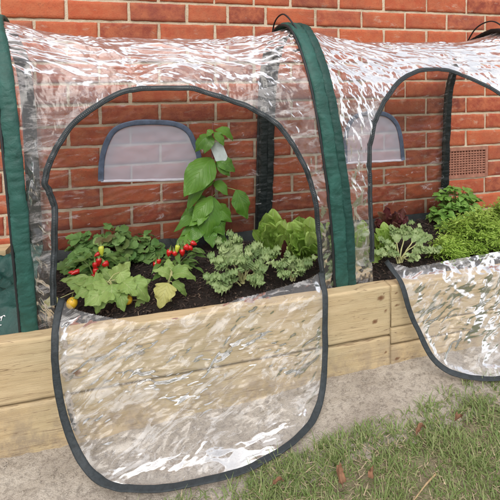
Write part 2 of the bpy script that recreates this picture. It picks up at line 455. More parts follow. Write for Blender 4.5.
# gravel / crumbs on path
mb = MB()
for k in range(2600):
    x = rnd.uniform(-.5, 2.4); y = rnd.uniform(edge_y(x)-.05, -.605); r = rnd.uniform(.0008, .0035)*(1.6 if rnd.random() < .04 else 1)
    z = gz(x, y)+r*.3
    ring = [[V((x+math.cos(a)*r*rnd.uniform(.7, 1.2)*q, y+math.sin(a)*r*rnd.uniform(.7, 1.2)*q, z+h*r)) for a in (0, 1.26, 2.5, 3.77, 5.03)] for q, h in ((1., -.4), (.8, .35), (.25, .6))]
    mb.grid(ring, rnd.random(), closed=True)
tag(mb.build('path_gravel', M['ground'], smooth=False), kind='stuff')

# ------------------------------------------------------------------ raised bed
BT = .305; BF = -.60; BW = .042
JX = 1.094
bed = thing('raised_bed', 'long raised garden bed of pale pine boards along the brick wall', 'raised bed', (0, -.3, 0))
def board(name, x0, x1, z0, z1, knots=(), mat='wood', y=BF, th=BW, dz=0, step=.006):
    mb = MB(); val = random.random()
    nx = max(4, min(260, int((x1-x0)/step))); ncs = max(4, int((z1-z0)/step))
    # section loop: front face from bottom to top, top, back
    sec = [(0, z0)]+[(0, z0+.003+(z1-z0-.006)*k/ncs) for k in range(ncs+1)]
    sec = [(th, z0+.002), (.004, z0)]+sec[1:]+[(.0035, z1)]+[(th*k/6, z1) for k in range(1, 6)]+[(th-.003, z1), (th, z1-.003)]
    rows = []
    for i in range(nx+1):
        x = x0+(x1-x0)*i/nx
        row = []
        for (d, z) in sec:
            w = .002*nz(x*2.2, z*4, val*9)+.0012*nz(x*30, z*60, 2)
            zz = z+(.003*nz(x*1.4, val*30)+.0012*nz(x*25, d*10, val) if z > (z0+z1)/2 else .0015*nz(x*1.7, val*20))
            row.append((x, y+d+w, zz))
            kk = 0
            for (kx, kz, kr) in knots:
                q = ((x-kx)/kr/1.35)**2+((z-kz)/kr)**2
                kk += math.exp(-q*q) * (1 if q < 9 else 0)
            mb.pt.append(min(1, kk))
        rows.append(row)
    b0 = len(mb.v)
    mb.grid(rows, val)
    m = len(sec)
    mb.face([b0+k for k in range(m)], None, val); mb.face([b0+nx*m+k for k in range(m)][::-1], None, val)
    return mb.build(name, M[mat], bed)
def pk(px, py, r): p = at_y(px, py, BF); return (p.x, p.z, r)
board('board', -1.15, JX-.002, .139, BT, [pk(76, 372, .011), pk(381, 298, .009), pk(386, 311, .004), pk(375, 322, .007), pk(230, 345, .005)])
board('board', -1.15, JX-.002, -.03, .133, [pk(386, 352, .004), pk(190, 420, .008)])
board('board', JX+.002, 3.4, .163, BT, [pk(397, 293, .004), pk(397, 305, .005), pk(460, 300, .006)])
board('board', JX+.002, 3.4, .106, .159, [])
board('board', JX+.002, 3.4, -.02, .102, [pk(397, 358, .006), pk(470, 340, .006)])
board('back_board', -1.15, 3.4, -.02, .29, (), 'wood_old', -.045, .035, step=.02)
# left corner block behind the sleeve
c0 = at_y(-14, 262, -.07); c1 = at_y(10.5, 262, -.07)
mb = MB(); mb.box((c0.x-.1, -.115, .02), (c1.x, -.05, at_y(5, 246, -.07).z)); 
mb.build('end_block', M['wood'], bed, smooth=False)

# soil
def sz(x, y): return .272+.018*nz(x*6, y*6, 3)+.01*nz(x*18, y*18, 3)+.02*sstep(-.4, -.1, y)
mb = MB(); pts = []
for i in range(321):
    x = -1.1+4.4*i/320
    pts.append([(x, -.556+.51*j/50, sz(x, -.556+.51*j/50)+.004*nz(x*60, j*2, 1)) for j in range(51)])
mb.grid(pts); struct('bed_soil', mb, M['soil'])
mb = MB()
for k in range(9000):
    x = rnd.uniform(-.25, 2.1); y = rnd.uniform(-.55, -.06); L = rnd.uniform(.002, .009); w = rnd.uniform(.0008, .003)
    a = rnd.uniform(0, 2*PI); d = V((math.cos(a), math.sin(a), rnd.uniform(-.4, .4)))*L; s = V((-math.sin(a), math.cos(a), rnd.uniform(-.5, .5)))*w
    p = V((x, y, sz(x, y)+rnd.uniform(.001, .006)))
    mb.grid([[p-d-s, p-d+s], [p+V((0, 0, .002))-s, p+V((0, 0, .002))+s*1.2], [p+d-s*.6, p+d+s*.6]], rnd.random())
tag(mb.build('bark_mulch', M['mulch']), kind='stuff')

# ------------------------------------------------------------------ tunnels
# cross-section of a hoop: back foot -> apex -> front foot (Y, Z)
PROF = [(-.035, .28), (-.034, .45), (-.034, .65), (-.034, .82), (-.045, .95), (-.08, 1.055), (-.14, 1.125), (-.22, 1.17), (-.31, 1.188), (-.39, 1.165), (-.455, 1.10), (-.51, 1.0), (-.548, .86), (-.566, .70), (-.566, .52), (-.553, .36), (-.545, .26)]
_pc = catmull([V((0, y, z)) for y, z in PROF], 24)
_len = [0]
for a, b in zip(_pc, _pc[1:]): _len.append(_len[-1]+(b-a).length)
SL = _len[-1]
_lenA = np.array(_len); _pcA = np.array([tuple(p) for p in _pc])
def prof(s):
    s = min(SL, max(0, s))
    y = float(np.interp(s, _lenA, _pcA[:, 1])); z = float(np.interp(s, _lenA, _pcA[:, 2]))
    return y, z
def prof_n(s):
    y0, z0 = prof(s-.01); y1, z1 = prof(s+.01)
    t = V((0, y1-y0, z1-z0)).normalized()
    return V((0, t.z, -t.y))   # outward
s_apex = max(range(len(_pc)), key=lambda k: _pc[k].z); S_APEX = _len[s_apex]

def ridge(a): return 1-2*abs(a)
def _hash(ix, iy, seed):
    h = (ix.astype(np.int64)*374761393+iy.astype(np.int64)*668265263+int(seed*1274126177)) & 0x7fffffff
    h = ((h ^ (h >> 13))*1274126177) & 0x7fffffff
    h = ((h ^ (h >> 15))*668265263) & 0x7fffffff
    return ((h ^ (h >> 16)) & 0xffffff)/float(0xffffff)
def vn(x, y, seed=0):
    """gradient noise, about -0.7..0.7"""
    x, y = np.asarray(x, float), np.asarray(y, float)
    ix, iy = np.floor(x), np.floor(y); fx, fy = x-ix, y-iy
    ux, uy = fx*fx*fx*(fx*(fx*6-15)+10), fy*fy*fy*(fy*(fy*6-15)+10)
    def gr(a, b):
        t = _hash(ix+a, iy+b, seed)*2*PI
        return np.cos(t)*(fx-a)+np.sin(t)*(fy-b)
    return (gr(0, 0)*(1-ux)+gr(1, 0)*ux)*(1-uy)+(gr(0, 1)*(1-ux)+gr(1, 1)*ux)*uy
def vor(x, y, seed=0):
    """F1 and F2-F1 of a cell pattern, and a random value per cell"""
    x, y = np.asarray(x, float), np.asarray(y, float)
    ix, iy = np.floor(x), np.floor(y); f1 = np.full(x.shape, 9.); f2 = np.full(x.shape, 9.)
    for a in (-1, 0, 1):
        for b in (-1, 0, 1):
            d = np.hypot(ix+a+_hash(ix+a, iy+b, seed)-x, iy+b+_hash(ix+a, iy+b, seed+57)-y)
            m = d < f1
            f2 = np.where(m, f1, np.minimum(f2, d)); f1 = np.where(m, d, f1)
    return f1, f2-f1
def smst(a, b, x):
    t = np.clip((x-a)/(b-a), 0, 1); return t*t*(3-2*t)
def tin(x, y, seed=0):
    """flat triangular facets meeting in sharp creases, 0..1"""
    x, y = np.asarray(x, float), np.asarray(y, float)
    ix, iy = np.floor(x), np.floor(y); fx, fy = x-ix, y-iy
    a, d = _hash(ix, iy, seed), _hash(ix+1, iy+1, seed)
    b, c = _hash(ix+1, iy, seed), _hash(ix, iy+1, seed)
    return np.where(fx > fy, a+fx*(b-a)+fy*(d-b), a+fy*(c-a)+fx*(d-c))
def crinkle(x, s, seed, rot, stretch, lo=.2):
    """height of creased film (metres): flat facets and sharp creases, drawn out along rot"""
    wx = x+.045*vn(x*5, s*5, seed+1)+.004*vn(x*15, s*15, seed+2); ws = s+.045*vn(x*5, s*5, seed+3)+.004*vn(x*15, s*15, seed+4)
    a = lo+(1-lo)*smst(-.16, .22, vn(x*4.5, s*4.5, seed+5)+.4*vn(x*11, s*11, seed+6))
    def fr(r, k):
        c, n = math.cos(rot+r), math.sin(rot+r)
        return (wx*c+ws*n)*k/stretch, (-wx*n+ws*c)*k
    h = .011*tin(*fr(0, 19), seed+7)+.0125*tin(*fr(.6, 44), seed+8)+.0085*tin(*fr(-.35, 92), seed+9)+.0042*tin(*fr(.2, 165), seed+13)
    f1, e1 = vor(*fr(.3, 13), seed+11)
    h = h+.0030*np.minimum(e1, .35)/.35-.0022*np.abs(vn(*fr(.15, 30), seed+10))
    return (h-.017)*a*.66
def wrinkle(x, s, seed, corners=()):
    f = smst(S_APEX-.25, S_APEX+.1, s); dn = smst(S_APEX+.15, S_APEX+.5, s)
    wx, ws = x+.06*vn(x*4, s*4, seed+19), s+.06*vn(x*4, s*4, seed+14)
    a = vn(x*5+seed, s*7, seed+15)*.009
    # tension folds run along the tunnel at the crown and hang down the front
    a = a+(1-2*np.abs(vn(wx*6+ws*5, ws*24-wx*4, seed+16)))*.005*(1-dn)+(1-2*np.abs(vn(wx*15+ws*4, ws*8-wx*4, seed+17)))*.005*dn
    top = crinkle(x, s, seed+20, .12, 2.6, .3); side = crinkle(x, s, seed+40, 1.0, 2.2, .45)*1.25
    back = crinkle(x, s, seed+60, .15, 3., .05)*.45
    for cx, cs, sg in corners:      # folds pulled out of the crown corners by the hoops
        dx, ds = (x-cx)*sg, s-cs; r = np.hypot(dx, ds)
        an = np.arctan2(ds, dx+.04)
        a = a+.0075*(1-2*np.abs(vn(an*5.5+seed, r*2.2, seed+31)))*smst(.02, .12, r)*np.exp(-r/.28)
    return (a+top*(1-dn)+side*dn)*f+(a*.5+back)*(1-f)-.004
def np_grid(name, P, keep, mat, parent):
    ni, nj = P.shape[:2]
    idx = np.arange(ni*nj).reshape(ni, nj)
    q = np.stack([idx[:-1, :-1], idx[1:, :-1], idx[1:, 1:], idx[:-1, 1:]], -1)[keep]
    used = np.unique(q); mp = np.full(ni*nj, -1); mp[used] = np.arange(len(used))
    me = bpy.data.meshes.new(name)
    v = P.reshape(-1, 3)[used]
    off = V(parent.location); r = parent
    while r.parent: r = r.parent; off = off+V(r.location)
    me.from_pydata((v-np.array(off)).tolist(), [], mp[q].tolist())
    me.polygons.foreach_set('use_smooth', [True]*len(me.polygons)); me.materials.append(mat); me.update()
    o = bpy.data.objects.new(name, me); C.objects.link(o); o.parent = parent
    return o
def inside_np(poly, X, Y):
    c = np.zeros(X.shape, bool); j = len(poly)-1
    for i in range(len(poly)):
        xi, yi = poly[i]; xj, yj = poly[j]
        if yi != yj: c ^= ((yi > Y) != (yj > Y)) & (X < (xj-xi)*(Y-yi)/(yj-yi)+xi)
        j = i
    return c
class Tunnel:
    def __init__(t, h0, h1, sag, seed):
        t.h = (h0, h1); t.sag, t.seed = sag, seed     # hoop X at rear foot, crown, front shoulder, front foot
    def hoop_x(t, k, s):
        h = t.h[k]
        return float(np.interp(s, h[0], h[1]))
    def Sv(t, u, s, wr=False):
        u, s = np.asarray(u, float), np.clip(np.asarray(s, float), 0, SL)
        def yz(q): q = np.clip(q, 0, SL); return np.interp(q, _lenA, _pcA[:, 1]), np.interp(q, _lenA, _pcA[:, 2])
        y, z = yz(s); y0, z0 = yz(s-.01); y1, z1 = yz(s+.01); L = np.hypot(y1-y0, z1-z0)
        ny, nz_ = (z1-z0)/L, -(y1-y0)/L
        kx = [np.interp(s, h[0], h[1]) for h in t.h]
        x = kx[0]*(1-u)+kx[1]*u
        d = -t.sag*(1-np.abs(2*u-1)**4)*smst(.75, 1.17, z)
        if wr: d = d+wrinkle(x, s, t.seed, [(float(np.interp(S_APEX, *t.h[0])), S_APEX+.02, 1), (float(np.interp(S_APEX, *t.h[1])), S_APEX+.02, -1)])*smst(0, .03, np.minimum(u, 1-u))
        return np.stack([x, y+ny*d, z+nz_*d], -1)
    def S(t, u, s, wr=False):
        return V(t.Sv(np.array([u]), np.array([s]), wr)[0])
    def invert(t, px, py, s0=None):
        u, s = .5, s0 or S_APEX+.45
        for it in range(60):
            q = project(t.S(u, s)); ex, ey = px-q[0], py-q[1]
            if abs(ex)+abs(ey) < .02: break
            qu = project(t.S(u+1e-3, s)); qs = project(t.S(u, s+1e-3))
            a, b, c, d = (qu[0]-q[0])/1e-3, (qs[0]-q[0])/1e-3, (qu[1]-q[1])/1e-3, (qs[1]-q[1])/1e-3
            D = a*d-b*c
            if abs(D) < 1e-6: break
            du, ds = (ex*d-b*ey)/D, (a*ey-c*ex)/D
            u += max(-.15, min(.15, du)); s += max(-.1, min(.1, ds))
            s = min(SL+.02, max(.02, s))
        return u, s
def inside(poly, x, y):
    c = False; j = len(poly)-1
    for i in range(len(poly)):
        xi, yi = poly[i]; xj, yj = poly[j]
        if (yi > y) != (yj > y) and x < (xj-xi)*(y-yi)/(yj-yi)+xi: c = not c
        j = i
    return c
def ribbon(mb, pts, nrm, width, thick, val=.5, ruffle=0., seed=0):
    """flat padded tape following pts"""
    n = len(pts); rows = []
    for i in range(n):
        d = (pts[min(i+1, n-1)]-pts[max(i-1, 0)]).normalized(); nn = nrm[i]
        s = nn.cross(d).normalized(); nn = d.cross(s).normalized()
        w = width*(1+.10*nz(i*.25, seed)) ; tk = thick*(1+.5*nz(i*.45, seed+3))
        rf = ruffle*nz(i*.3, seed+7)
        row = []
        for k in range(10):
            a = 2*PI*k/10
            cx, cy = math.cos(a), math.sin(a)
            row.append(pts[i]+s*(w/2*math.copysign(abs(cx)**.6, cx)+rf)+nn*(tk*math.copysign(abs(cy)**.7, cy)+tk*.6+ruffle*.6*nz(i*.5, k*.4, seed)))
        rows.append(row)
    mb.grid(rows, val, closed=True)
    b = len(mb.v)-n*10
    mb.face([b+k for k in range(10)][::-1], None, val); mb.face([len(mb.v)-10+k for k in range(10)], None, val)

FLAP = [(-.560, .52), (-.560, .42), (-.575, .348), (-.611, .314), (-.628, .27), (-.642, .20), (-.664, .12), (-.694, .055), (-.735, .022), (-.80, .017), (-.90, .017), (-1.1, .017)]
_fc = catmull([V((0, y, z)) for y, z in FLAP], 16); _fl = [0]
for a, b in zip(_fc, _fc[1:]): _fl.append(_fl[-1]+(b-a).length)
_flA = np.array(_fl); _fcA = np.array([tuple(p) for p in _fc]); FL = _fl[-1]
def gz_np(x, y):
    return .045*smst(.1, 1.3, x)
def flapV(x, s, seed=0, wr=False, att=1.):
    x, s = np.asarray(x, float), np.clip(np.asarray(s, float), 0, FL)
    def yz(q): q = np.clip(q, 0, FL); return np.interp(q, _flA, _fcA[:, 1]), np.interp(q, _flA, _fcA[:, 2])
    y, z = yz(s); y0, z0 = yz(s-.01); y1, z1 = yz(s+.01); L = np.hypot(y1-y0, z1-z0)
    ny, nz_ = (z1-z0)/L, -(y1-y0)/L
    d = 0*x
    if wr:
        wx, ws = x+.06*vn(x*4, s*4, seed+19), s+.06*vn(x*4, s*4, seed+14)
        a = (1-2*np.abs(vn(wx*7-ws*7, ws*15+wx*7, seed+5)))*.006+vn(wx*9, ws*9, seed+6)*.006
        a = a+.008*np.sin(x*19+3*vn(x*4, s*3, seed))*smst(.25, .4, s)
        a = a+crinkle(x, s, seed+80, -.55, 2.4, .45)*1.2
        d = np.maximum(-.004, a*smst(.03, .2, s))*att
    z = z+gz_np(x, y)*.95*(1-smst(.1, .24, z))
    return np.stack([x, y+ny*d, z+nz_*d], -1)
def flapS(x, s, zoff=0., seed=0, wr=False):
    return V(flapV(np.array([x]), np.array([s]), seed, wr)[0])
def flap_inv(px, py):
    x, s = at_y(px, py, -.62).x, .3
    for it in range(80):
        q = project(flapS(x, s)); ex, ey = px-q[0], py-q[1]
        if abs(ex)+abs(ey) < .05: break
        qx = project(flapS(x+1e-3, s)); qs = project(flapS(x, s+2e-3))
        a, b, c, d = (qx[0]-q[0])/1e-3, (qs[0]-q[0])/2e-3, (qx[1]-q[1])/1e-3, (qs[1]-q[1])/2e-3
        D = a*d-b*c
        if abs(D) < 1e-6: break
        x += max(-.05, min(.05, (ex*d-b*ey)/D)); s += max(-.04, min(.04, (a*ey-c*ex)/D))
        s = min(FL-.01, max(.005, s))
    return x, s
def smooth2(pts, n=8): return [(p.x, p.y) for p in catmull([V((a, b, 0)) for a, b in pts], n)]

def make_tunnel(T, label, zip_px, flap_px, root_px, win_px, loop_px, sleeves, res):
    root = thing('grow_tunnel', label, 'grow tunnel', (T.S(.5, 0).x, -.3, BT))
    zuv = smooth2([T.invert(x, y) for x, y in zip_px], 6)
    poly = zuv+[(zuv[-1][0], SL+.1), (zuv[0][0], SL+.1)]
    # window outline on the back sheet, in (u, s)
    def inv_back(px, py):
        y = -.036; p = at_y(px, py, y)
        s = min(range(0, int(S_APEX*1000)), key=lambda k: abs(prof(k/1000)[1]-p.z))/1000
        x0, x1 = T.hoop_x(0, s), T.hoop_x(1, s)
        return (p.x-x0)/(x1-x0), s
    wuv = smooth2([inv_back(x, y) for x, y in win_px], 5)
    nu, ns = res
    UU, SS = np.meshgrid(np.linspace(0, 1, nu+1), np.linspace(0, SL, ns+1), indexing='ij')
    P = T.Sv(UU, SS, True)
    um, sm_ = (UU[:-1, :-1]+UU[1:, 1:])/2, (SS[:-1, :-1]+SS[1:, 1:])/2
    cutS = S_APEX-.12
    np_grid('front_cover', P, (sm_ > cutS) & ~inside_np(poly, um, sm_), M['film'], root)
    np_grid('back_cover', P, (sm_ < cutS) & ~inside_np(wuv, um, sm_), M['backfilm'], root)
    # window: mesh pane and tape
    pane = MB()
    us = [q[0] for q in wuv]; ss = [q[1] for q in wuv]
    u0, u1, s0, s1 = min(us), max(us), min(ss), max(ss)
    W = [[T.S(u0+(u1-u0)*i/60, s0+(s1-s0)*j/40, False)+V((0, -.004+.002*nz(i*.12, j*.2), 0)) for j in range(41)] for i in range(61)]
    pane.grid(W, keep=lambda i, j: inside(wuv, u0+(u1-u0)*(i+.5)/60, s0+(s1-s0)*(j+.5)/40))
    pn = pane.build('vent_window', M['meshpane'], root)
    tb = MB(); wp = [T.S(u, s)+V((0, -.006, 0)) for u, s in wuv]
    ribbon(tb, wp, [V((0, -1, 0))]*len(wp), .022, .0015, seed=4)
    tb.build('window_border', M['navy'], pn)
    hb = MB(); a0, a1 = wp[0], wp[-1]; hm = [a0.lerp(a1, k/30)+V((0, 0, .002*nz(k*.3, 2))) for k in range(31)]
    ribbon(hb, hm, [V((0, -1, 0))]*31, .010, .001, seed=8); hb.build('window_hem', M['hem'], pn)
    # zip
    zb = MB(); zp = [T.S(u, min(s, SL), True) for u, s in zuv]; zn = [prof_n(min(s, SL-.02)) for u, s in zuv]
    zn = [-n if n.y > 0 and n.z < .5 else n for n in zn]
    ribbon(zb, zp, zn, .017, .0022, seed=2, ruffle=.002)
    z = zb.build('door_zip', M['zip'], root)
    tb = MB(); fine = catmull(zp, 6); fn = [zn[min(len(zn)-1, i//6)] for i in range(len(fine))]
    acc = 0; last = fine[0]
    for i in range(1, len(fine)-1):
        acc += (fine[i]-last).length; last = fine[i]
        if acc > .0032:
            acc = 0; d = (fine[i+1]-fine[i-1]).normalized(); sd = fn[i].cross(d).normalized(); nn = fn[i]
            c = fine[i]+nn*.0048
            q = [c+sd*a*.0024+d*b*.0009+nn*h for h in (0, .0015) for a, b in ((-1, -1), (1, -1), (1, 1), (-1, 1))]
            b0 = len(tb.v)
            for v in q: tb.vert(v)
            for f in ((4, 5, 6, 7), (0, 1, 5, 4), (1, 2, 6, 5), (2, 3, 7, 6), (3, 0, 4, 7)): tb.face([b0+k for k in f])
    tb.build('zip_teeth', M['ziptooth'], z, smooth=False)
    # flap
    fuv = smooth2([flap_inv(x, y) for x, y in flap_px], 6)
    ruv = [flap_inv(x, y) for x, y in root_px]
    fpoly = fuv+ruv[::-1]
    xs_ = [q[0] for q in fpoly]; ss_ = [q[1] for q in fpoly]
    x0, x1, s0, s1 = min(xs_), max(xs_), min(ss_), max(ss_)
    nx, nsf = int((x1-x0)/.0022), int((s1-s0)/.0022)
    XX, SS = np.meshgrid(np.linspace(x0, x1, nx+1), np.linspace(s0, s1, nsf+1), indexing='ij')
    xm, sm_ = (XX[:-1, :-1]+XX[1:, 1:])/2, (SS[:-1, :-1]+SS[1:, 1:])/2
    dist = np.full(XX.shape, 9.)
    for qx, qs in fuv: dist = np.minimum(dist, np.hypot(XX-qx, SS-qs))
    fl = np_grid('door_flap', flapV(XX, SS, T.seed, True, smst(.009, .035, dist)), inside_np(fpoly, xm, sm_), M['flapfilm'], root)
    bb = MB(); bp = [flapS(x, s) for x, s in fuv]; bn = []
    for it in range(4): bp = [bp[0]]+[(bp[i-1]+bp[i]*2+bp[i+1])/4 for i in range(1, len(bp)-1)]+[bp[-1]]
    for x, s in fuv:
        d = flapS(x, s+.01)-flapS(x, s-.01); n = V((1, 0, 0)).cross(d).normalized()
        bn.append(n if (n.z > 0 if abs(n.z) > abs(n.y) else n.y < 0) else -n)
    ribbon(bb, bp, bn, .0185, .002, seed=9, ruffle=.0012)
    bb.build('flap_border', M['zip'], fl)
    # sleeves
    for k, (w, matn, dx) in enumerate(sleeves):
        sb = MB(); rows = []; N = 420
        for i in range(N+1):
            s = SL*i/N; y, z = prof(s); n = prof_n(s)
            x = T.hoop_x(k, s)+dx
            row = []
            for q in range(14):
                a = 2*PI*q/14; cx, cy = math.cos(a), math.sin(a)
                ru = .0035*nz(i*.12, q*.6, k*7+T.seed)+.0022*ridge(nz(i*.42, q*.22, k*3+1))+.0016*nz(i*.9+q*.5, q*.5, 4)
                row.append(V((x+w/2*math.copysign(abs(cx)**.7, cx)*(1+.08*nz(i*.1, k))+.004*nz(i*.06, 3, k), y, z))+n*(.0085*cy+.005+ru))
            rows.append(row)
        cut = int(N*(S_APEX-(.10 if T.seed < 2 or k == 0 else -.06))/SL)
        sb.grid(rows[cut:], .5, closed=True)
        sl = sb.build('hoop_sleeve', M[matn], root)
        rb = MB(); rb.grid(rows[:cut+1], .5, closed=True); rb.build('rear_sleeve', M['black_cloth'], root)
        cb = MB()
        sg = 1 if k == 0 else 1
        line = [V((T.hoop_x(k, SL*i/N)+dx-(w*.5+.002)*(1 if dx <= 0 else -1)*(1 if k == 0 else 1), prof(SL*i/N)[0], prof(SL*i/N)[1]))+prof_n(SL*i/N)*.006 for i in range(N+1)]
        if k == 0 or T.seed < 2:
            cb.tube(line, .0045, 6); cb.build('piping', M['black'], sl)
    # carry loop on the crown
    for lp in loop_px:
        lb = MB(); lb.tube(catmull(lp, 8), .0032, 6); lb.build('cord_loop', M['black'], root)
    # green skirt along the back
    kb = MB(); rows = []
    for i in range(81):
        u = i/80; x = T.hoop_x(0, .06)*(1-u)+T.hoop_x(1, .06)*u
        rows.append([V((x, -.036-.012*q**1.3+.012*nz(i*.2, q*.6, T.seed+3)*min(1, q/2)-.006, .318-.012*q+.01*nz(i*.13, q*.3, 2+T.seed))) for q in range(8)])
    kb.grid(rows); kb.build('back_skirt', M['black_cloth'], root)
    return root

g = G('insect_mesh'); co = g.coord()
a = g.node('BsdfTransparent', {'Color': (.97, .95, 1, 1)}).outputs[0]; b = g.principled((.50, .54, .64), .5)
M['meshpane'] = g.done(g.node('MixShader', {0: .48, 1: a, 2: b}).outputs[0])
M['ziptooth'] = mat_plain('zip_teeth', (.075, .085, .09), .35, .3)

def hoop_table(rear, crown, front_px, dx=0.):
    """X of a hoop along its arc: rear foot, crown, then the front leg measured from the photo"""
    S, X = [0., S_APEX-.1, S_APEX], [rear, (rear+crown*4)/5, crown]
    for px, py in front_px:
        best = min((abs(at_y(px, py, prof(q/500)[0]).z-prof(q/500)[1]), q/500) for q in range(int((S_APEX+.06)*500), int(SL*500)))
        X.append(at_y(px, py, prof(best[1])[0]).x+dx); S.append(best[1])
    o = sorted(zip(S, X)); S = [q[0] for q in o]+[SL]; X = [q[1] for q in o]+[o[-1][1]]
    fs = np.linspace(0, SL, 200); fx = np.interp(fs, S, X)
    for k in range(3): fx[6:-6] = np.convolve(fx, np.ones(13)/13, 'valid')
    return (fs, fx)
leg1 = [(4, 50), (7, 80), (10, 110), (14, 150), (17, 180), (19.5, 205), (22, 235), (26, 275), (29, 310), (31.5, 342)]
leg2 = [(308, 50), (317, 80), (324, 110), (330, 150), (335.5, 190), (339, 220), (341, 250), (342.5, 285)]
leg3 = [(521, 60), (536, 100), (548, 150), (556, 200), (560, 250)]
h0, h1, h2, h3 = hoop_table(-.115, -.150, leg1), hoop_table(.800, .838, leg2), hoop_table(.828, .872, leg2, .030), hoop_table(1.755, 1.80, leg3)
print('hoops', [np.round(np.interp([0, S_APEX, 1.3, 1.6, SL], *h), 3).tolist() for h in (h0, h1, h2, h3)])
T1 = Tunnel(h0, h1, .055, 1)
T2 = Tunnel(h2, h3, .055, 3)
zip1 = [(54.5, 303), (54, 285), (54, 262), (55, 236), (54.5, 210), (49.5, 193), (45.5, 182), (48, 168), (56, 149.5), (71, 126), (99, 105), (122, 92.5), (146, 89), (189, 89), (216, 96), (241.5, 104), (255, 110.5), (277, 124), (292.5, 144.5), (304, 166), (311.5, 186), (316.3, 214), (319.5, 247), (323, 279)]
flap1 = [(62, 298), (57, 318), (55, 345), (55, 364), (59.5, 398), (67.5, 429), (81, 460), (100, 481), (119, 488), (146, 489.5), (170, 488), (199, 482), (238, 473), (265, 460), (288, 446), (307.5, 428), (319, 406), (323.5, 381), (325, 350), (325, 315), (324, 288), (321, 272)]
root1 = [(62, 298), (75, 309), (100, 317), (140, 323), (180, 317), (230, 303), (280, 288), (305, 280), (321, 272)]
win1 = [(101, 181), (102, 160), (107, 142), (116, 129), (133, 123), (155, 122), (175, 124), (188, 131), (195, 145), (199, 158), (198.5, 179)]
zip2 = [(372.5, 262), (371.5, 233), (370, 199), (369, 166), (369.5, 146), (376, 119), (386, 98.6), (401, 80), (418, 71.5), (435, 69.7), (452, 71.5), (473, 80), (493, 90), (512, 106), (526, 130), (536, 165), (541, 200), (544, 240)]
flap2 = [(386, 261), (398, 277), (406.5, 301), (417, 328), (428.6, 353), (445.6, 370), (466, 376.6), (483, 379), (505, 378), (530, 366), (552, 345), (562, 310), (564, 270), (562, 240)]
root2 = [(386, 261), (410, 268), (450, 260), (500, 251), (540, 246), (562, 240)]
win2 = [(345, 163), (345, 140), (349, 124), (356, 116), (368, 113), (384, 114), (395, 122), (400, 136), (402.5, 160)]
def hp(T, k, s, up): y, z = prof(s); return V((T.hoop_x(k, s), y, z+up))
def loop(T, k, dx):
    q = [hp(T, k, S_APEX+d, u)+V((dx*(1 if 0 < i < 4 else .4), 0, 0)) for i, (d, u) in enumerate([(.13, .01), (.05, .035), (-.02, .05), (-.10, .045), (-.19, .01)])]
    return q
make_tunnel(T1, 'clear plastic grow tunnel with open zip door, in full view on the left', zip1, flap1, root1, win1,
            [loop(T1, 1, -.02)], [(.043, 'green', .0), (.048, 'green', -.004)], (400, 760))
make_tunnel(T2, 'clear plastic grow tunnel cut by the right edge, over parsley and red lettuce', zip2, flap2, root2, win2,
            [loop(T2, 1, -.02)], [(.034, 'green_dark', 0), (.045, 'green', 0)], (370, 720))

# green end panel slumped at far left, with a scrap of white lettering
t1root = [o for o in C.objects if o.name == 'grow_tunnel'][0]
mb = MB(); rows = []
for i in range(60):
    x = -.62+.62*i/59
    row = []
    for j in range(60):
        v = j/59
        y = -.553+.40*v
        h = .045*v**.7+.035*nz(x*9, v*4, 2)*min(1, v*2)+.026*ridge(nz(x*13+v*4, v*6, 5))*min(1, v*4)+.012*ridge(nz(x*30-v*9, v*16, 6))*min(1, v*4)
        row.append((x+.06*v*(-1), y-.012*ridge(nz(x*22, v*5, 8))*min(1, v*5), BT-.045+h+.05*min(1, v*6)))
    rows.append(row)
mb.grid(rows); ep = mb.build('end_panel', M['green_dark'], t1root)
from mathutils.bvhtree import BVHTree
bvh = BVHTree.FromPolygons(mb.v, mb.f)
def lift(px, py):
    d = ray(px, py).normalized(); hit = bvh.ray_cast(CAM, d)
    return hit[0]-d*.0022 if hit[0] else at_y(px, py, -.55)
strokes = [[(-9, 323), (-6, 319), (-4, 315), (-5, 321), (-3.5, 323), (-1, 320), (1.2, 316.5), (1.6, 318.2), (1, 321), (2, 317.5), (3.2, 315.8), (4.6, 315.6), (5, 316.6)], [(-8, 326.5), (-3, 325.5), (1.5, 325)]]
lb = MB()
for st in strokes:
    fine = catmull([V((q[0], q[1], 0)) for q in st], 5)
    lb.tube([lift(q.x, q.y) for q in fine], .0012, 5)
lb.build('printed_lettering', M['white'], ep)

